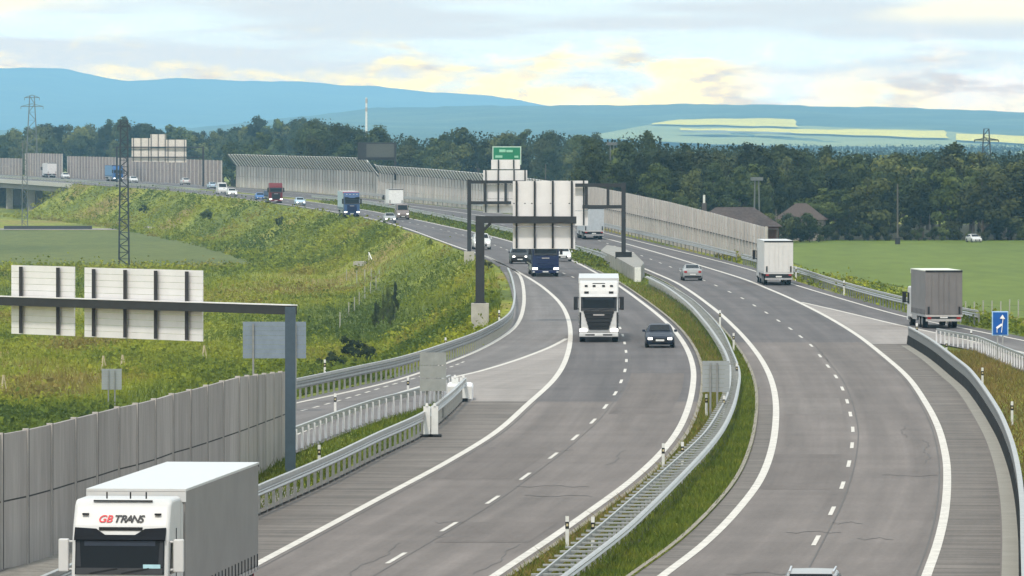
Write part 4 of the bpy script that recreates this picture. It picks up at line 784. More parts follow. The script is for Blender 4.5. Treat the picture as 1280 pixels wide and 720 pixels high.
def car(px, py, label, style, col, line=None, away=False, lights=True, group=None, roofbars=False, rz=None, z=None, dims=1.0, glassc=None):
    st = STY[style]; S_ = st['st']; Wd = st['W']; L = st['L']; p = W(px, py) if z is None else WG(px, py); h = heading(line, p.y) if rz is None else rz
    root = empty('van' if style == 'van' else 'car', p, h + (math.pi if away else 0), label, 'van' if style == 'van' else 'car', group or 'cars on the motorway'); dy = -L if away else 0; root.scale = (dims,)*3
    b = MB(); rows = []
    for i, (y, zb, zt, rw) in enumerate(S_):
        hw = Wd*(0.90 if i in (0, len(S_)-1) else 0.97 if i in (1, len(S_)-2) else 1.0); zl = 0.30 if i in (0, len(S_)-1) else 0.20
        half = [(hw*.86, zl), (hw*.97, zl+.10), (hw, .50), (hw*.99, zb-.07), (hw*.94, zb), (rw+.02, zt-.035), (rw*.86, zt), (0, zt+.012)]
        rows.append([(-x, y+dy, z_) for x, z_ in half[:-1]] + [(0, y+dy, half[-1][1])] + [(x, y+dy, z_) for x, z_ in reversed(half[:-1])])
    n = len(rows[0]); b.v = [v for r in rows for v in r]
    for i in range(len(rows)-1):
        for k in range(n): b.f.append((i*n+k, i*n+(k+1)%n, (i+1)*n+(k+1)%n, (i+1)*n+k))
    b.f += [tuple(range(n)), tuple(range(len(rows)*n-1, (len(rows)-1)*n-1, -1))]
    body = b.build('body', col, root, smooth=False, bevel=0.03, seg=2)
    gl = glassc or GLASS
    def across(i, j, name, t0=0.10, t1=0.93):
        (y0, b0, z0, w0), (y1, b1, z1, w1) = S_[i], S_[j]; lp = lambda t: (y0+(y1-y0)*t, z0+(z1-z0)*t, w0+(w1-w0)*t); q = MB(); (ya, za, wa), (yb_, zb_, wb) = lp(t0), lp(t1); sg = -1 if z1 > z0 else 1
        nv = Vector((0, -(z1-z0), (y1-y0))).normalized(); nv = nv if nv.z > 0 else -nv; off = nv*0.022
        P = [Vector((-wa*.9, ya+dy, za))+off, Vector((wa*.9, ya+dy, za))+off, Vector((wb*.9, yb_+dy, zb_))+off, Vector((-wb*.9, yb_+dy, zb_))+off]; q.plate(P, 0.012); q.build(name, gl, root)
    across(*st['ws'], 'windshield'); across(*st['rw'], 'rear_window', 0.08, 0.85)
    i0, i1 = st['side']
    for sg in (-1, 1):
        pol = []
        def sidept(y, t):
            zb = np.interp(y, [s[0] for s in S_], [s[1] for s in S_]); zt = np.interp(y, [s[0] for s in S_], [s[2] for s in S_])-.035; rw = np.interp(y, [s[0] for s in S_], [s[3] for s in S_])+.02
            x0 = Wd*.94; return Vector((sg*(x0+(rw-x0)*t+0.014), y+dy, zb+(zt-zb)*t))
        ya, yb_ = S_[i0][0], S_[i1][0]; r0, r1 = S_[i0+1][0], S_[i1-1][0] if style != 'van' else S_[i1][0]
        mid = (r0+r1)/2
        for a0, a1, c0, c1 in ((ya+.45, mid-.04, r0+.12, mid-.04), (mid+.04, yb_-.28, mid+.04, r1-.05)):
            q = MB(); P = [sidept(a0, .10), sidept(a1, .10), sidept(c1, .88), sidept(c0, .88)]; q.plate(P, 0.01*sg); q.build('side_window', gl, root)
            if style == 'van': break
        zl = S_[1][1]
        MB().box(sg*Wd*.68-.14, sg*Wd*.68+.14, -0.03+dy, 0.16+dy, zl-.20, zl-.05).build('headlight', LAMP if lights and not away else LAMPO, root, bevel=0.02)
        zt = S_[-2][1]; MB().box(sg*Wd*.72-.13, sg*Wd*.72+.13, L-.14+dy, L+.02+dy, zt-.26, zt-.08).build('tail_light', TAIL, root, bevel=0.02)
        MB().box(sg*(Wd+.09)-.09, sg*(Wd+.09)+.09, S_[i0][0]+.42+dy, S_[i0][0]+.58+dy, S_[i0][1]+.02, S_[i0][1]+.17).build('mirror', col, root, bevel=0.02)
        for y in (0.85*L/4.5, L-0.9*L/4.5):
            wheel(root, sg*(Wd-.10), y+dy, 0.32*(1.12 if style in ('suv','van') else 1), False)
            MB().tube((sg*(Wd-.05), y+dy, .34), (sg*(Wd+.006), y+dy, .34), .385, n=20).build('wheel_arch', DARK, root)
        if roofbars: MB().bar((sg*.60, 2.1+dy, 1.475), (sg*.58, 4.1+dy, 1.47), .045, .06).build('roof_bar', CHR, root)
    MB().box(-Wd*.52, Wd*.52, -.025+dy, .08+dy, .34, .58).build('grille', DARK, root); MB().box(-.26, .26, -.04+dy, -.02+dy, .42, .53).build('number_plate', PLATE, root)
    MB().box(-.26, .26, L+.005+dy, L+.025+dy, .52, .63).build('number_plate', PLATE, root); MB().box(-Wd*.86, Wd*.86, L-.1+dy, L+.03+dy, .30, .46).build('bumper', DARK if away else col, root)
    return root

WH = paint('white', (0.50,0.50,0.50)); NAVY = paint('navy', (0.007,0.015,0.060)); RED = paint('red', (0.13,0.012,0.016)); BLU = paint('blue', (0.03,0.11,0.30)); SIL = paint('silver', (0.27,0.275,0.28), 0.35); BLK = paint('black', (0.012,0.012,0.014)); LBL = paint('pale_blue', (0.36,0.46,0.55)); DBL = paint('dark_blue', (0.009,0.013,0.028)); RTR = paint('bright_red', (0.45,0.05,0.05))
GT = 'lorries on the motorway'
truck(149, 818, 'white cab lorry with grey curtain trailer and red and black lettering, nearest of all', DL, rz=-0.098, logo=True, group=GT)
truck(748.5, 428, 'white cab lorry with big black grille driving towards the camera', LM, group=GT, boxc=mat('white_curtain',(0.55,0.55,0.55),0.5), lamps=True)
truck(682, 346, 'dark blue lorry cab coming towards the camera under the middle gantry', LCi, cabc=NAVY, grille=NAVY, group=GT, boxc=mat('navy_box',(0.02,0.03,0.07),0.5), visor=False, cabh=3.3, height=3.35, roofc=NAVY)
truck(440, 271, 'lorry with blue and red striped cab and pale blue trailer far up the left carriageway', LCi, cabc=paint('mid_blue',(0.035,0.075,0.18)), grille=NAVY, group=GT, boxc=mat('pale_blue_curtain',(0.36,0.45,0.50),0.5), fascia=RTR, roofc=WH)
truck(345, 254, 'dark red lorry cab with low blue load in the distance', LCi, cabc=RED, grille=DARK, cabh=3.75, height=2.2, length=12.2, group=GT, boxc=mat('blue_load',(0.03,0.06,0.14),0.6), roofc=mat('blue_load',(0.03,0.06,0.14),0.6), fascia=mat('blue_load',(0.03,0.06,0.14),0.6), visor=False)
truck(148, 226.5, 'bright blue lorry on the far carriageway near the lattice mast', LG, cabc=BLU, grille=NAVY, cabh=3.8, group=GT, boxc=mat('blue_curtain',(0.10,0.22,0.38),0.5), visor=False, roofc=NAVY)
truck(65, 222, 'distant lorry with plain white box body near the viaduct', LG, away=True, group=GT, boxc=mat('white_box',(0.62,0.60,0.60),0.5), box='box', length=12.5)
truck(6, 217.5, 'distant white lorry at the left edge of the view', LG, away=True, group=GT, boxc=MATS['white_box'], box='box', length=12.5)
truck(495, 261, 'small white box lorry driving away beside the noise wall', RCr, away=True, low=True, cabh=2.5, height=3.4, length=8.0, group=GT, boxc=mat('bright_white_box',(0.70,0.70,0.70),0.5), box='box')
truck(742.5, 299.5, 'lorry with pale grey rear doors driving away right of the sign backs', RCr, away=True, group=GT, boxc=mat('pale_grey_doors',(0.38,0.41,0.44),0.5), box='box')
truck(973.5, 357, 'white refrigerated trailer lorry driving away beside the end of the noise wall', RCr, away=True, group=GT, boxc=mat('off_white_box',(0.56,0.55,0.54),0.45,var=0.05), box='box', height=3.9, length=13.5)
truck(1180, 411, 'grey curtain lorry driving away on the on-ramp in front of the barley field', ROr, away=True, group=GT, boxc=mat('dull_brown_grey_curtain',(0.155,0.145,0.145),0.55,var=0.14,scale=0.7), roofc=mat('pale_roof_sheet',(0.62,0.64,0.56),0.6), length=9.4, low=True, cabh=2.7, height=3.95)
car(825, 435, 'dark blue saloon with lit headlights coming down the left carriageway', 'saloon', DBL, LCi)
car(650, 330, 'black car with lit headlights beside the dark blue lorry', 'suv', BLK, LM)
car(704, 327, 'white car half hidden behind the dark blue lorry', 'hatch', WH, LCi)
car(757, 365, 'pale silver car whose roof shows behind the white cab lorry', 'saloon', LBL, LCi)
car(603, 312, 'white car passing behind the middle gantry post', 'suv', WH, LCi, dims=1.08)
car(488, 278.5, 'small silver car with bright headlights leading the brown van', 'hatch', SIL, LCi)
car(504, 274.5, 'van with pale roof and dark front and two bright headlights', 'van', paint('brown_grey', (0.16,0.13,0.12)), LCi)
car(376, 257, 'silver car between the red lorry and the striped lorry', 'hatch', LBL, LG)
car(326, 250.5, 'dark blue car just left of the red lorry', 'hatch', BLU, LG, lights=False)
car(291, 245.5, 'white car with lit headlights, nearest in the far cluster of cars', 'hatch', WH, LG, dims=1.1)
car(279, 243, 'white van behind the white car in the far cluster', 'van', WH, LG, lights=False)
car(266, 236, 'pale blue car in the far cluster beside the gantry post', 'hatch', LBL, RCi, away=True)
car(233, 231, 'tiny white car below the far portal gantry', 'hatch', WH, RCi, away=True, dims=1.1)
car(168, 228.5, 'white car right of the lattice mast on the far carriageway', 'hatch', WH, LG, lights=False, dims=1.1)
car(83, 223.5, 'white car behind the distant white box lorry', 'hatch', WH, LG, lights=False, dims=1.1)
car(866, 351, 'silver saloon driving away on the right carriageway', 'saloon', SIL, DR, away=True)
car(1013, 787, 'silver estate car with roof bars at the bottom edge of the view', 'estate', SIL, DR, away=True, roofbars=True)
car(1222, 303.5, 'small white car parked at the edge of the wood beyond the barley field', 'hatch', WH, rz=0.25, z=1, dims=0.85, lights=False, group='parked cars by the wood')

# ------------------------------------------------------------------ vegetation
LEAF = [ramp_mat('foliage_'+n, c, 0.35, fine=1.5, finevar=0.40, rand=0.55, trans=0.15) for n, c in (
    ('dark', [(0.021,0.032,0.012),(0.037,0.050,0.016),(0.060,0.074,0.022)]), ('mid', [(0.032,0.045,0.013),(0.054,0.070,0.018),(0.084,0.100,0.026)]),
    ('olive', [(0.050,0.060,0.020),(0.082,0.092,0.028),(0.115,0.120,0.038)]))]
BARK = mat('bark', (0.075,0.062,0.05), 0.95, var=0.3, scale=2.0)
def crown_pts(kind, n):
    """leaf centres of a crown of height 1 and width about 0.55, standing on z = 0.12"""
    C = []
    if kind == 'round': lobes = [(rng.normal(0,.13), rng.normal(0,.13), rng.uniform(.30,.86), rng.uniform(.10,.17)) for _ in range(16)] + [(0,0,.55,.2),(0,0,.9,.08)]
    elif kind == 'tall': lobes = [(rng.normal(0,.07*(1.25-z)), rng.normal(0,.07*(1.25-z)), z, rng.uniform(.07,.11)*(1.3-.55*z)) for z in np.linspace(.18,.93,22)]
    elif kind == 'ragged': lobes = [(rng.normal(0,.15*(1.15-z)), rng.normal(0,.15*(1.15-z)), z, rng.uniform(.075,.13)) for z in np.linspace(.22,.90,26)]
    else: lobes = [(rng.normal(0,.2), rng.normal(0,.2), rng.uniform(.12,.75), rng.uniform(.14,.22)) for _ in range(12)]
    w = np.array([l[3]**1.6 for l in lobes]); idx = rng.choice(len(lobes), n, p=w/w.sum()); d = rng.normal(size=(n,3)); d /= np.linalg.norm(d,axis=1)[:,None]; r = rng.random(n)**0.42 * (0.80+0.2*rng.random(n))
    L = np.array(lobes)[idx]; P = L[:,:3] + d*r[:,None]*L[:,3:4]*np.array([1,1,0.85]); P[:,2] = np.clip(P[:,2], 0.04, 1.0); O = d*0.9 + (P - np.array([0,0,0.5]))*np.array([1.6,1.6,0.9]); return P, lobes, O
def tree_proto(kind, n, m, leaf):
    P, lobes, O = crown_pts(kind, n); V, F = leaf_quads(P, leaf, nrm=O); cr = raw_mesh('crown', V, F, m, 'mesh'); b = MB()
    b.tube((0,0,-0.03),(0.01,0,0.45),0.022,0.014,8); b.tube((0.01,0,0.45),(0,0.01,0.85),0.014,0.004,7)
    for l in lobes: b.tube((0,0,max(0.15,l[2]-0.22)),(l[0],l[1],l[2]),0.008,0.002,5)
    return cr, b.mesh('trunk', BARK)
PROTO = {}
for kind, n, leaf in (('round',5200,0.040),('tall',5000,0.027),('ragged',4800,0.029),('bush',2200,0.062)):
    PROTO[kind] = [tree_proto(kind, n, LEAF[i % 3], leaf) for i in range(4 if kind != 'bush' else 3)]
NT = [0]
def tree(p, h, kind, label, group, wid=1.0, name='tree', vi=None):
    cr, tr = random.choice(PROTO[kind]) if vi is None else PROTO[kind][vi]
    r = empty(name, p, random.uniform(0, 6.28), label, 'bush' if kind == 'bush' else 'tree', group); k = h*wid*random.uniform(.85,1.2); r.scale = (k, k*random.uniform(.9,1.1), h)
    inst(cr, 'crown', r); inst(tr, 'trunk', r); NT[0] += 1; return r
PROF = [(-80,158),(0,156),(40,152),(60,149),(100,151),(150,146),(165,139),(180,150),(230,153),(260,157),(300,148),(312,141),(330,147),(360,142),(385,136),(405,140),(425,146),(455,152),(480,156),(520,163),(545,160),(570,154),(600,157),(630,158),(660,161),(692,152),(720,160),(750,166),(780,168),(806,158),(825,172),(850,174),(900,175),(935,173),(980,181),(1012,178),(1050,185),(1110,187),(1150,184),(1190,174),(1200,174),(1215,184),(1240,187),(1280,182),(1340,180)]
def prof(px): return float(np.interp(px, [a for a, b in PROF], [b for a, b in PROF]))
LAB = {'r': ('leafy tree in the dark wood behind the barley field', 'trees of the wood behind the barley field'), 'm': ('tree in the wood rising behind the right-hand noise wall', 'trees of the wood behind the noise wall'), 'l': ('tree in the distant wood behind the far carriageways', 'trees of the distant wood on the left')}
def wood_row(x0, x1, Y, sp, key, hf, kinds, jit=8):
    px = x0
    while px < x1:
        y = Y + random.uniform(-jit, jit); X = (px-CXP)*y/FOC; p = GP(X, y); top = HC + (HZ - prof(px) - random.uniform(-1.5, 3.5))*y/FOC
        h = (top - p.z)*hf*random.uniform(0.86, 1.03); k = random.choice(kinds)
        if h > 3: tree(p, h/1.0, k, LAB[key][0], LAB[key][1], wid={'round':1.0,'tall':1.0,'ragged':1.05}[k])
        px += sp*FOC/Y*random.uniform(0.75, 1.3)
for Y, sp, hf in ((968,6.5,.66),(984,6.0,.80),(1003,6.0,.88),(1030,6.0,.96),(1062,5.2,1.0),(1100,5.2,1.0)):
    wood_row(955 if Y < 975 else 740, 1345, Y, sp, 'r', hf, ['round','round','ragged'] if Y < 1010 else ['round','tall','ragged'])
for Y, sp, hf in ((1500,8,.80),(1525,7.5,.95),(1550,6.5,1.0),(1585,6.5,1.0)): wood_row(395, 745, Y, sp, 'm', hf, ['round','tall','ragged','ragged'])
for Y, sp, hf in ((1650,9,.85),): wood_row(290, 400, Y, sp, 'l', hf, ['round','ragged'])
for Y, sp, hf in ((2130,10,.78),(2165,8,.95),(2200,7,1.0),(2240,7,1.0)): wood_row(-60, 400, Y, sp, 'l', hf, ['round','round','tall','ragged'])
# the wood goes on behind the separate trees
m = 5200; px = rng.uniform(-200, 1480, m); Yw = np.where(px > 740, rng.uniform(1110, 1500, m), np.where(px > 395, rng.uniform(1590, 1950, m), rng.uniform(2245, 2700, m))); Xw = (px-CXP)*Yw/FOC; topz = HC + (HZ - np.array([prof(a) for a in px]) - 14 - rng.random(m)*6)*Yw/FOC
cz = topz*(0.35+0.65*rng.random(m)**0.6); C = np.repeat(np.stack([Xw,Yw,cz],1), 14, 0) + np.clip(rng.normal(size=(m*14,3)), -1.4, 1.2)*np.array([1.8,1.8,1.3]); C[:,2] = np.maximum(C[:,2], -2)
V, F = leaf_quads(C, 0.65); raw_mesh('wood', V, F, LEAF[0])['kind'] = 'stuff'
# far plain: thin lines of trees and copses before the hills
m = 900; Yw = rng.uniform(2900, 7200, m); Xw = rng.uniform(-0.13, 0.13, m)*Yw; C = np.repeat(np.stack([Xw,Yw,np.full(m,1.5)],1), 26, 0) + np.clip(rng.normal(size=(m*26,3)), -2, 1.6)*np.array([11,7,2.0]); C[:,2] = np.clip(C[:,2], -3, 8)
V, F = leaf_quads(C, 2.4); raw_mesh('far_copse', V, F, LEAF[0])['kind'] = 'stuff'
for px, ytop, Y, kd, vi in ((1085,218,953,'round',2),(1188,206,958,'round',1),(1228,214,952,'round',2),(1262,198,957,'ragged',2),(1150,226,956,'round',0),(1030,232,957,'round',1),(1300,205,955,'round',0)):
    p = GP((px-CXP)*Y/FOC, Y); tree(p, HC-p.z-(ytop-HZ)*Y/FOC, kd, 'large full-crowned tree standing forward at the edge of the barley field', 'large trees at the edge of the barley field', wid=1.25, vi=vi)
for px, Y in ((985,938),(1000,940),(1012,936)): tree(GP((px-CXP)*Y/FOC, Y), 5.2, 'bush', 'tall shrub hiding the pale gabled house', 'shrubs hiding the pale house', name='shrub')
# shrubs along the wood's foot and before the house
for px, Y, h in ((838,890,4.0),(852,905,3.5),(866,900,4.2),(958,915,4.5),(972,925,5.2),(990,935,4.6),(1015,945,4.2),(1080,952,3.6),(1130,955,3.4),(1262,955,4.4),(1180,955,3.2),(1030,950,3.4),(1048,957,4.0),(1062,953,3.0),(1098,957,4.2),(1112,952,3.3),(1148,950,2.4),(1168,952,2.6),(1196,956,4.4),(1212,950,1.9),(1232,951,2.0),(1243,957,4.0),(1278,954,3.4),(1296,956,4.0),(1217,944,1.5),(1226,943,0.9)):
    tree(GP((px-CXP)*Y/FOC, Y), h, 'bush', 'low shrub at the foot of the wood near the brown-roofed house' if px < 1000 else 'low shrub at the edge of the barley field under the trees', 'shrubs at the wood edge', name='shrub')
tree(GP((930-CXP)*880/FOC, 880), 4.6, 'bush', 'yellowish shrub in front of the brown-roofed house', 'shrubs at the wood edge', name='shrub', vi=2)
for px, py, h, l in ((437,452,2.6,'large dark bush on the bank above the ramp guardrail'),(458,455,2.1,'smaller dark bush right of the large one above the ramp guardrail'),(415,462,1.8,'low bush left of the large dark bush on the bank'),(537,307,1.0,'low bush on the bank edge below the left carriageway'),(607,338,1.3,'low bush under the middle gantry on the bank'),(350,225+60,2.4,'bush on the far embankment below the red lorry'),(260,275,2.6,'bush on the far embankment below the car cluster'),(180,268,2.4,'bush on the far embankment right of the lattice mast')):
    tree(WG(px, py), h, 'bush', l, 'bushes on the bank', name='bush')
for px, py, h in ((479,408,3.4),(490,406,3.1),(485,402,3.8),(473,410,2.6),(470,414,3.0),(494,400,4.0),(488,410,2.6)):
    tree(WG(px, py), h, 'ragged', 'slim dark sapling in the clump on the weedy bank', 'slim saplings on the bank', wid=0.38, vi=1, name='sapling')

# weeds and grass
WEED = ramp_mat('weeds', [(0.068,0.100,0.012),(0.125,0.158,0.015),(0.230,0.250,0.020),(0.200,0.155,0.038)], 0.042, fine=0.9, finevar=0.28, stretch=(1,0.4,1), trans=0.2, lo=0.36, hi=0.64); GRASS = ramp_mat('median_grass', [(0.060,0.092,0.012),(0.105,0.138,0.016),(0.170,0.172,0.026)], 0.35, fine=3.0, finevar=0.35, trans=0.2); DRY = ramp_mat('dry_grass', [(0.085,0.110,0.020),(0.190,0.150,0.040),(0.235,0.140,0.065)], 0.4, fine=3.0, finevar=0.3, trans=0.2)
def scatter(fL, fR, Y0, Y1, n, dens=None):
    # more of them nearer, so that their spacing on the picture stays even
    Y = 1/(1/Y0 + (1/Y1-1/Y0)*rng.random(n)) if dens else rng.uniform(Y0, Y1, n); a = fL(Y); b = fR(Y); X = a + (b-a)*rng.random(n); return np.stack([X, Y, ground_z(X, Y)], 1)
def clumps(P, k, sx, sz, size):
    n = len(P); h = (0.4+0.9*rng.random(n)); C = np.repeat(P, k, 0) + rng.normal(size=(n*k,3))*np.array([sx,sx,0]); C[:,2] += np.abs(rng.normal(size=n*k))*np.repeat(h,k)*sz; return leaf_quads(C, size, 0.3)
P = np.concatenate([scatter(lambda y: np.maximum(LG(y)-75, -0.09*y), lambda y: LG(y)-1.2, 330, 938, 17000, True), scatter(lambda y: LG(y)-20, lambda y: LG(y)-1.2, 880, 1540, 6000, True)])
keep = np.sin(P[:,0]*0.23+P[:,1]*0.05)+np.sin(P[:,1]*0.031+P[:,0]*0.11)+rng.normal(size=len(P))*0.6 > -0.9; P = P[keep]
E = scatter(lambda y: -95+0*y, lambda y: LG(y)-11, 890, 925, 1500); E[:,1] += rng.normal(size=len(E))*8; E[:,2] = ground_z(E[:,0], E[:,1]); P = np.concatenate([P, E]); h_ = len(P)//2; V, F = clumps(P[:h_], 16, 0.6, 0.38, 0.22); V2, F2 = clumps(P[h_:], 7, 0.30, 0.50, 0.40); V = np.concatenate([V, V2]); F = np.concatenate([F, F2 + len(V) - len(V2)]); raw_mesh('weeds', V, F, WEED)['kind'] = 'stuff'
P = scatter(lambda y: np.maximum(LG(y)-75, -0.09*y), lambda y: LG(y)-1.0, 330, 935, 70000, True); V, F = blades(P, 0.70, 0.09, 0.35); raw_mesh('tall_grass', V, F, WEED)['kind'] = 'stuff'
P = scatter(lambda y: RE(y)-0.9, lambda y: RE(y)+12.5, 340, 700, 9000, True); V, F = clumps(P, 8, 0.35, 0.36, 0.30); raw_mesh('weeds', V, F, WEED)['kind'] = 'stuff'
P = scatter(lambda y: LCi(y)+0.6, lambda y: RCi(y)-1.0, 165, 640, 56000, True); V, F = blades(P, 0.24, 0.045, 0.5); raw_mesh('median_grass', V, F, GRASS)['kind'] = 'stuff'
P = scatter(lambda y: LCi(y)+0.6, lambda y: MLt(y)-0.2, 165, 560, 12000, True); V, F = blades(P, 0.30, 0.04, 0.6); raw_mesh('dry_grass', V, F, DRY)['kind'] = 'stuff'
P = scatter(lambda y: FEN(y)+0.35, lambda y: GMb(y)-0.35, 220, Yat(505), 9000); V, F = blades(P, 0.26, 0.05, 0.5); raw_mesh('grass', V, F, GRASS)['kind'] = 'stuff'
P = scatter(lambda y: RBb(y)+0.5, lambda y: np.maximum(RLb(y)-0.3, RBb(y)+0.6), 225, Yat(440), 14000); V, F = blades(P, 0.34, 0.05, 0.5); raw_mesh('dry_grass', V, F, DRY)['kind'] = 'stuff'
P = scatter(lambda y: LCi(y)+0.9, lambda y: RCi(y)-1.0, 640, 1200, 7000, True); V, F = clumps(P, 4, 0.4, 0.30, 0.3); raw_mesh('median_weeds', V, F, GRASS)['kind'] = 'stuff'

# ------------------------------------------------------------------ masts, poles, house, viaduct, fences
LAT = mat('lattice_steel', (0.13,0.14,0.14), 0.6, 0.3); LATD = mat('dark_lattice_steel', (0.04,0.045,0.05), 0.6, 0.3); WOODM = mat('grey_pole_wood', (0.10,0.09,0.08), 0.9)
def lattice(p, h, w0, w1, n, label, arms=(), m=LAT, t=0.12, name='power_pylon', cat='pylon'):
    g = empty(name, p, 0, label, cat); b = MB(); wd = lambda z: w0 + (w1-w0)*min(1, z/h)
    for sx in (-1,1):
        for sy in (-1,1): b.bar((sx*w0/2, sy*w0/2, -0.5), (sx*w1/2, sy*w1/2, h), t)
    for k in range(n):
        z0, z1 = h*k/n, h*(k+1)/n; a, c = wd(z0)/2, wd(z1)/2; s = 1 if k % 2 else -1
        for q in (-1, 1): b.bar((-s*a, q*a, z0), (s*c, q*c, z1), t*.6); b.bar((q*a, -s*a, z0), (q*c, s*c, z1), t*.6); b.bar((-c, q*c, z1), (c, q*c, z1), t*.5)
    b.build('mast', m, g)
    for z, L in arms:
        b = MB(); b.bar((-L,0,z),(L,0,z),t*1.4); b.bar((-L,0,z),(0,0,z+h*.03),t); b.bar((L,0,z),(0,0,z+h*.03),t)
        for x in (-L, L): b.bar((x,0,z),(x,0,z-h*.03),t)
        b.build('cross_arm', m, g)
    return g
p = WG(155, 332); lattice(p, (332-151)*p.y/FOC, 1.5, 1.0, 22, 'dark slim lattice mast standing in the field left of centre', arms=(((332-158)*p.y/FOC, 0.9),), m=LATD, t=0.16)
p = WG(31, 284); lattice(p, (284-176)*p.y/FOC, 1.2, 0.9, 16, 'faint slim lattice mast in front of the viaduct', m=LAT, t=0.10)
Y = 2080; p = GP((40-CXP)*Y/FOC, Y); lattice(p, HC-p.z-(120-HZ)*Y/FOC, 4.6, 1.5, 11, 'tall pylon with two cross arms rising above the wood at far left', arms=((HC-p.z-(133-HZ)*Y/FOC, 3.6),(HC-p.z-(122-HZ)*Y/FOC, 2.4)), m=LAT, t=0.15)
Y = 1600; p = GP((1233-CXP)*Y/FOC, Y); lattice(p, HC-p.z-(161-HZ)*Y/FOC, 3.6, 1.2, 10, 'dark pylon rising above the wood at far right', arms=((HC-p.z-(175-HZ)*Y/FOC, 3.0),), m=LATD, t=0.22)
def pole(px, py, ytop, label, r=0.14, pair=False, arm=0, Y=None, foot=None):
    p = GP((px-CXP)*Y/FOC, Y) if Y else WG(px, py); h = HC-p.z-(ytop-HZ)*p.y/FOC; g = empty('utility_pole', p, 0, label, 'pole', 'poles beside the wood')
    b = MB()
    for x in ((-0.45, 0.45) if pair else (0,)): b.tube((x,0,-0.4),(x*.6,0,h), r, r*.7, 8)
    b.build('shaft', WOODM if not pair else LAT, g)
    if arm: MB().box(-arm, arm, -0.08, 0.08, h-0.45, h-0.25).build('cross_arm', LAT, g)
    if pair: MB().box(-0.9,0.9,-0.3,0.3,h-0.2,h+0.3).build('head', LAT, g)
    if foot: MB().box(-0.35,0.35,-0.35,0.35,-0.2,foot).build('foot', mat('dark_pole_foot',(0.03,0.03,0.03),0.9), g)
pole(1122, 306, 230, 'lone wooden pole with dark foot at the far edge of the barley field', foot=1.0)
pole(946, 0, 224, 'pale double pole rising behind the brown-roofed house', pair=True, Y=930)
pole(970, 0, 262, 'thin pole right of the brown-roofed house', r=0.10, Y=900)
pole(765, 0, 180, 'thin pale double pole above the noise wall near the rear gantry', pair=True, Y=1095)
pole(682, 0, 205, 'short thin pole behind the big sign backs', r=0.12, Y=1290)
pole(1162, 0, 268, 'short pale pole at the foot of the trees beyond the lone pole', r=0.12, Y=956)
Y = 3400; p = Vector(((458-CXP)*Y/FOC, Y, -3)); g = empty('chimney', p, 0, 'tall slender white factory chimney above the distant wood', 'chimney'); zt = HC+3-(122-HZ)*Y/FOC
MB().tube((0,0,0),(0,0,zt),0.72,0.5,20).build('shaft', mat('chimney_white', (0.62,0.62,0.62), 0.7), g)
for a, b_ in ((0.80,0.86),(0.92,0.985)): MB().tube((0,0,zt*a),(0,0,zt*b_),0.62,0.58,20).build('band', mat('chimney_band', (0.36,0.33,0.33), 0.7), g)
# house behind the noise wall
hs = empty('house', GP((902-CXP)*870/FOC, 870), 0.05, 'low house with long brown hipped roof and red brick wall behind the noise wall', 'house'); BR = mat('red_brick', (0.14,0.065,0.05), 0.9, var=0.3, scale=4); TL = ramp_mat('brown_roof_tiles', [(0.060,0.048,0.046),(0.085,0.068,0.064)], 0.5, fine=2.5, finevar=0.2)
def hip(x0, x1, y0, y1, ze, zr_, o=0.5):
    b = MB(); d = (y1-y0)/2; b.v = [(x0-o,y0-o,ze),(x1+o,y0-o,ze),(x1+o,y1+o,ze),(x0-o,y1+o,ze),(x0+d*.9,(y0+y1)/2,zr_),(x1-d*.9,(y0+y1)/2,zr_)]; b.f = [(0,1,5,4),(2,3,4,5),(1,2,5),(3,0,4),(3,2,1,0)]; return b
MB().box(-3.6,7.8,0,7,-0.5,3.3).build('wall', BR, hs); hip(-3.6,7.8,0,7,3.3,5.9).build('roof', TL, hs)
MB().box(-6.2,-0.5,-3.6,-0.05,-0.5,3.0).build('wing', BR, hs); rf = hip(-6.2,-0.5,-3.6,3,3.0,5.6).build('roof', TL, hs); MB().box(-2.7,-2.1,-0.5,0.1,4.6,6.5).build('chimney', mat('chimney_render', (0.08,0.07,0.07), 0.9), rf); MB().tube((-2.4,-0.2,6.5),(-2.4,-0.2,7.6),0.16,n=8).build('flue', WHITE, rf)
for x in (1.2,3.4,5.6):
    w_ = MB().box(x-0.6,x+0.6,-0.06,0.04,1.1,2.5).build('window', GLASS, hs); MB().box(x-0.68,x+0.68,-0.09,-0.05,1.0,1.08).build('sill', CONC, w_)
MB().box(0.1,7.6,-2.2,-0.1,2.9,3.02).build('porch_roof', TL, hs)
for x in (0.3,2.6,5.0,7.4): MB().box(x-0.08,x+0.08,-2.1,-1.94,-0.5,2.9).build('porch_post', WOODM, hs)
hs2 = empty('house', GP((1000-CXP)*950/FOC, 950), -0.1, 'pale gabled house mostly hidden by trees right of the brown-roofed house', 'house'); MB().box(-3.5,3.5,0,6,-0.5,3.2).build('wall', mat('pale_render', (0.26,0.22,0.19), 0.9), hs2); hip(-3.5,3.5,0,6,3.2,5.6).build('roof', mat('reddish_roof', (0.075,0.055,0.048), 0.8), hs2)
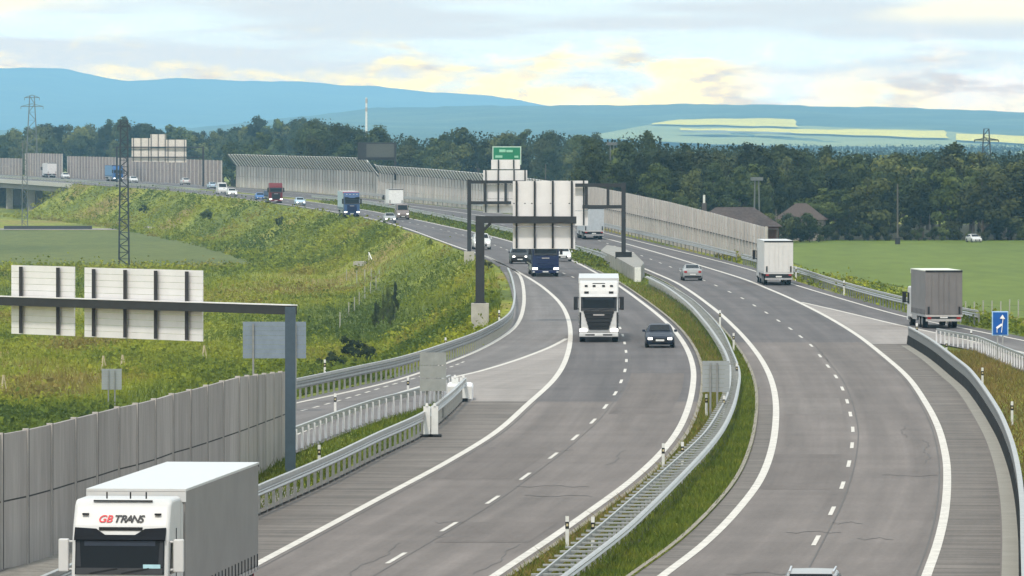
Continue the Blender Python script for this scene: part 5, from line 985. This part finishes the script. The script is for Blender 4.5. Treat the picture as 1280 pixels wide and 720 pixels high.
# viaduct at far left
P = walk(LG, 1542, 1836, 6.0, -0.02); o = P[0]; rel = [q-o for q in P]; g = empty('viaduct', o, 0, 'grey motorway viaduct with pale edge beam at the far left', 'bridge')
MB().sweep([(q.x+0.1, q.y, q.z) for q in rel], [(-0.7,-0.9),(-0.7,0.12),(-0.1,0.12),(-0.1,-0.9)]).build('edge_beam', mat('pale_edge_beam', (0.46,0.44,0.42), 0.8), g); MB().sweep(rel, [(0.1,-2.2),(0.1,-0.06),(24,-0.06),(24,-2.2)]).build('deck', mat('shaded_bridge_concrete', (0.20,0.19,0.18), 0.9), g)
for k in (1, 9, 17, 25, 33, 41):
    if k < len(rel): q = rel[k]; MB().box(q.x+1.5,q.x+3.3,q.y-0.8,q.y+0.8,-9,q.z-2.2).build('pier', CONC, g); MB().box(q.x+15,q.x+17,q.y-0.8,q.y+0.8,-9,q.z-2.2).build('pier', CONC, g)
q = rel[0]; MB().box(q.x-1,q.x+24,q.y-2.5,q.y+0.2,-9,q.z-0.12).build('abutment', CONC, g)
# retaining edge by the path, culvert, fences, stakes
q = WG(60, 287); c = empty('concrete_channel', q, 0, 'dark low concrete channel edge across the field below the viaduct', 'channel'); MB().box(-9,9,-0.4,0.4,-0.3,0.75).build('edge', mat('dark_channel', (0.05,0.05,0.05), 0.9), c)
q = WG(457, 330); c = empty('culvert', q, 0.5, 'pale concrete culvert steps with a white handrail on the bank', 'culvert'); c.scale = (0.75,0.75,0.6); MB().box(-0.9,0.9,-1,3,-0.5,0.5).build('steps', CONC, c); MB().bar((0.8,-0.8,1.0),(2.2,3.0,2.4),0.16).build('handrail', WHITE, c)
for x, y, z in ((0.85,-0.7,0.95),(2.1,2.8,2.3)): MB().bar((x,y,-0.3),(x,y,z),0.1).build('handrail_post', WHITE, c)
def wire_fence(pts, h, label, wid=0.10, m=None, group=None):
    P = [WG(a, b) for a, b in pts]; o = P[0]; g = empty('wire_fence', o, 0, label, 'fence', group); pm = MB().box(-wid/2,wid/2,-wid/2,wid/2,-0.3,h).mesh('post', m or mat('pale_fence_post', (0.32,0.31,0.27), 0.9))
    for q in P: inst(pm, 'post', g, q-o)
    b = MB()
    for a, c in zip(P, P[1:]):
        for z in (0.4,0.8,1.2): b.bar(a-o+Vector((0,0,z)), c-o+Vector((0,0,z)), 0.012)
    b.build('wire', LATD, g); return g
wire_fence([(425,412),(436,398),(443,391),(449,384),(456,377),(463,371),(470,364)], 1.7, 'wire fence with pale posts climbing the weedy bank left of the saplings')
wire_fence([(433,350),(446,352),(456,351),(464,350),(474,352)], 1.4, 'short wire fence with pale posts below the culvert on the far bank')
wire_fence([(1196+11*k, 402-0.4*k+ (k%3)) for k in range(9)], 1.7, 'wire fence with whitish rough posts between on-ramp and barley field', wid=0.10)
for px, py, l in ((4,492,'leftmost pale wooden tripod stake at the left edge of the meadow'),(129,466,'pale wooden tripod stake just left above the small grey sign back'),(153,465,'pale wooden tripod stake just right above the small grey sign back'),(255,452,'pale wooden tripod stake below the wide sign back of the near gantry')):
    q = WG(px, py); g = empty('plant_stake', q, 0, l, 'stake', 'tree stakes in the meadow'); b = MB()
    for a in (0.3, 2.4, 4.5): b.bar((0.32*math.cos(a),0.32*math.sin(a),-0.2),(0.04*math.cos(a),0.04*math.sin(a),1.35),0.08)
    b.build('poles', mat('pale_stake_wood', (0.42,0.36,0.24), 0.9), g); 
print('trees', NT[0], 'objects', len(bpy.data.objects))
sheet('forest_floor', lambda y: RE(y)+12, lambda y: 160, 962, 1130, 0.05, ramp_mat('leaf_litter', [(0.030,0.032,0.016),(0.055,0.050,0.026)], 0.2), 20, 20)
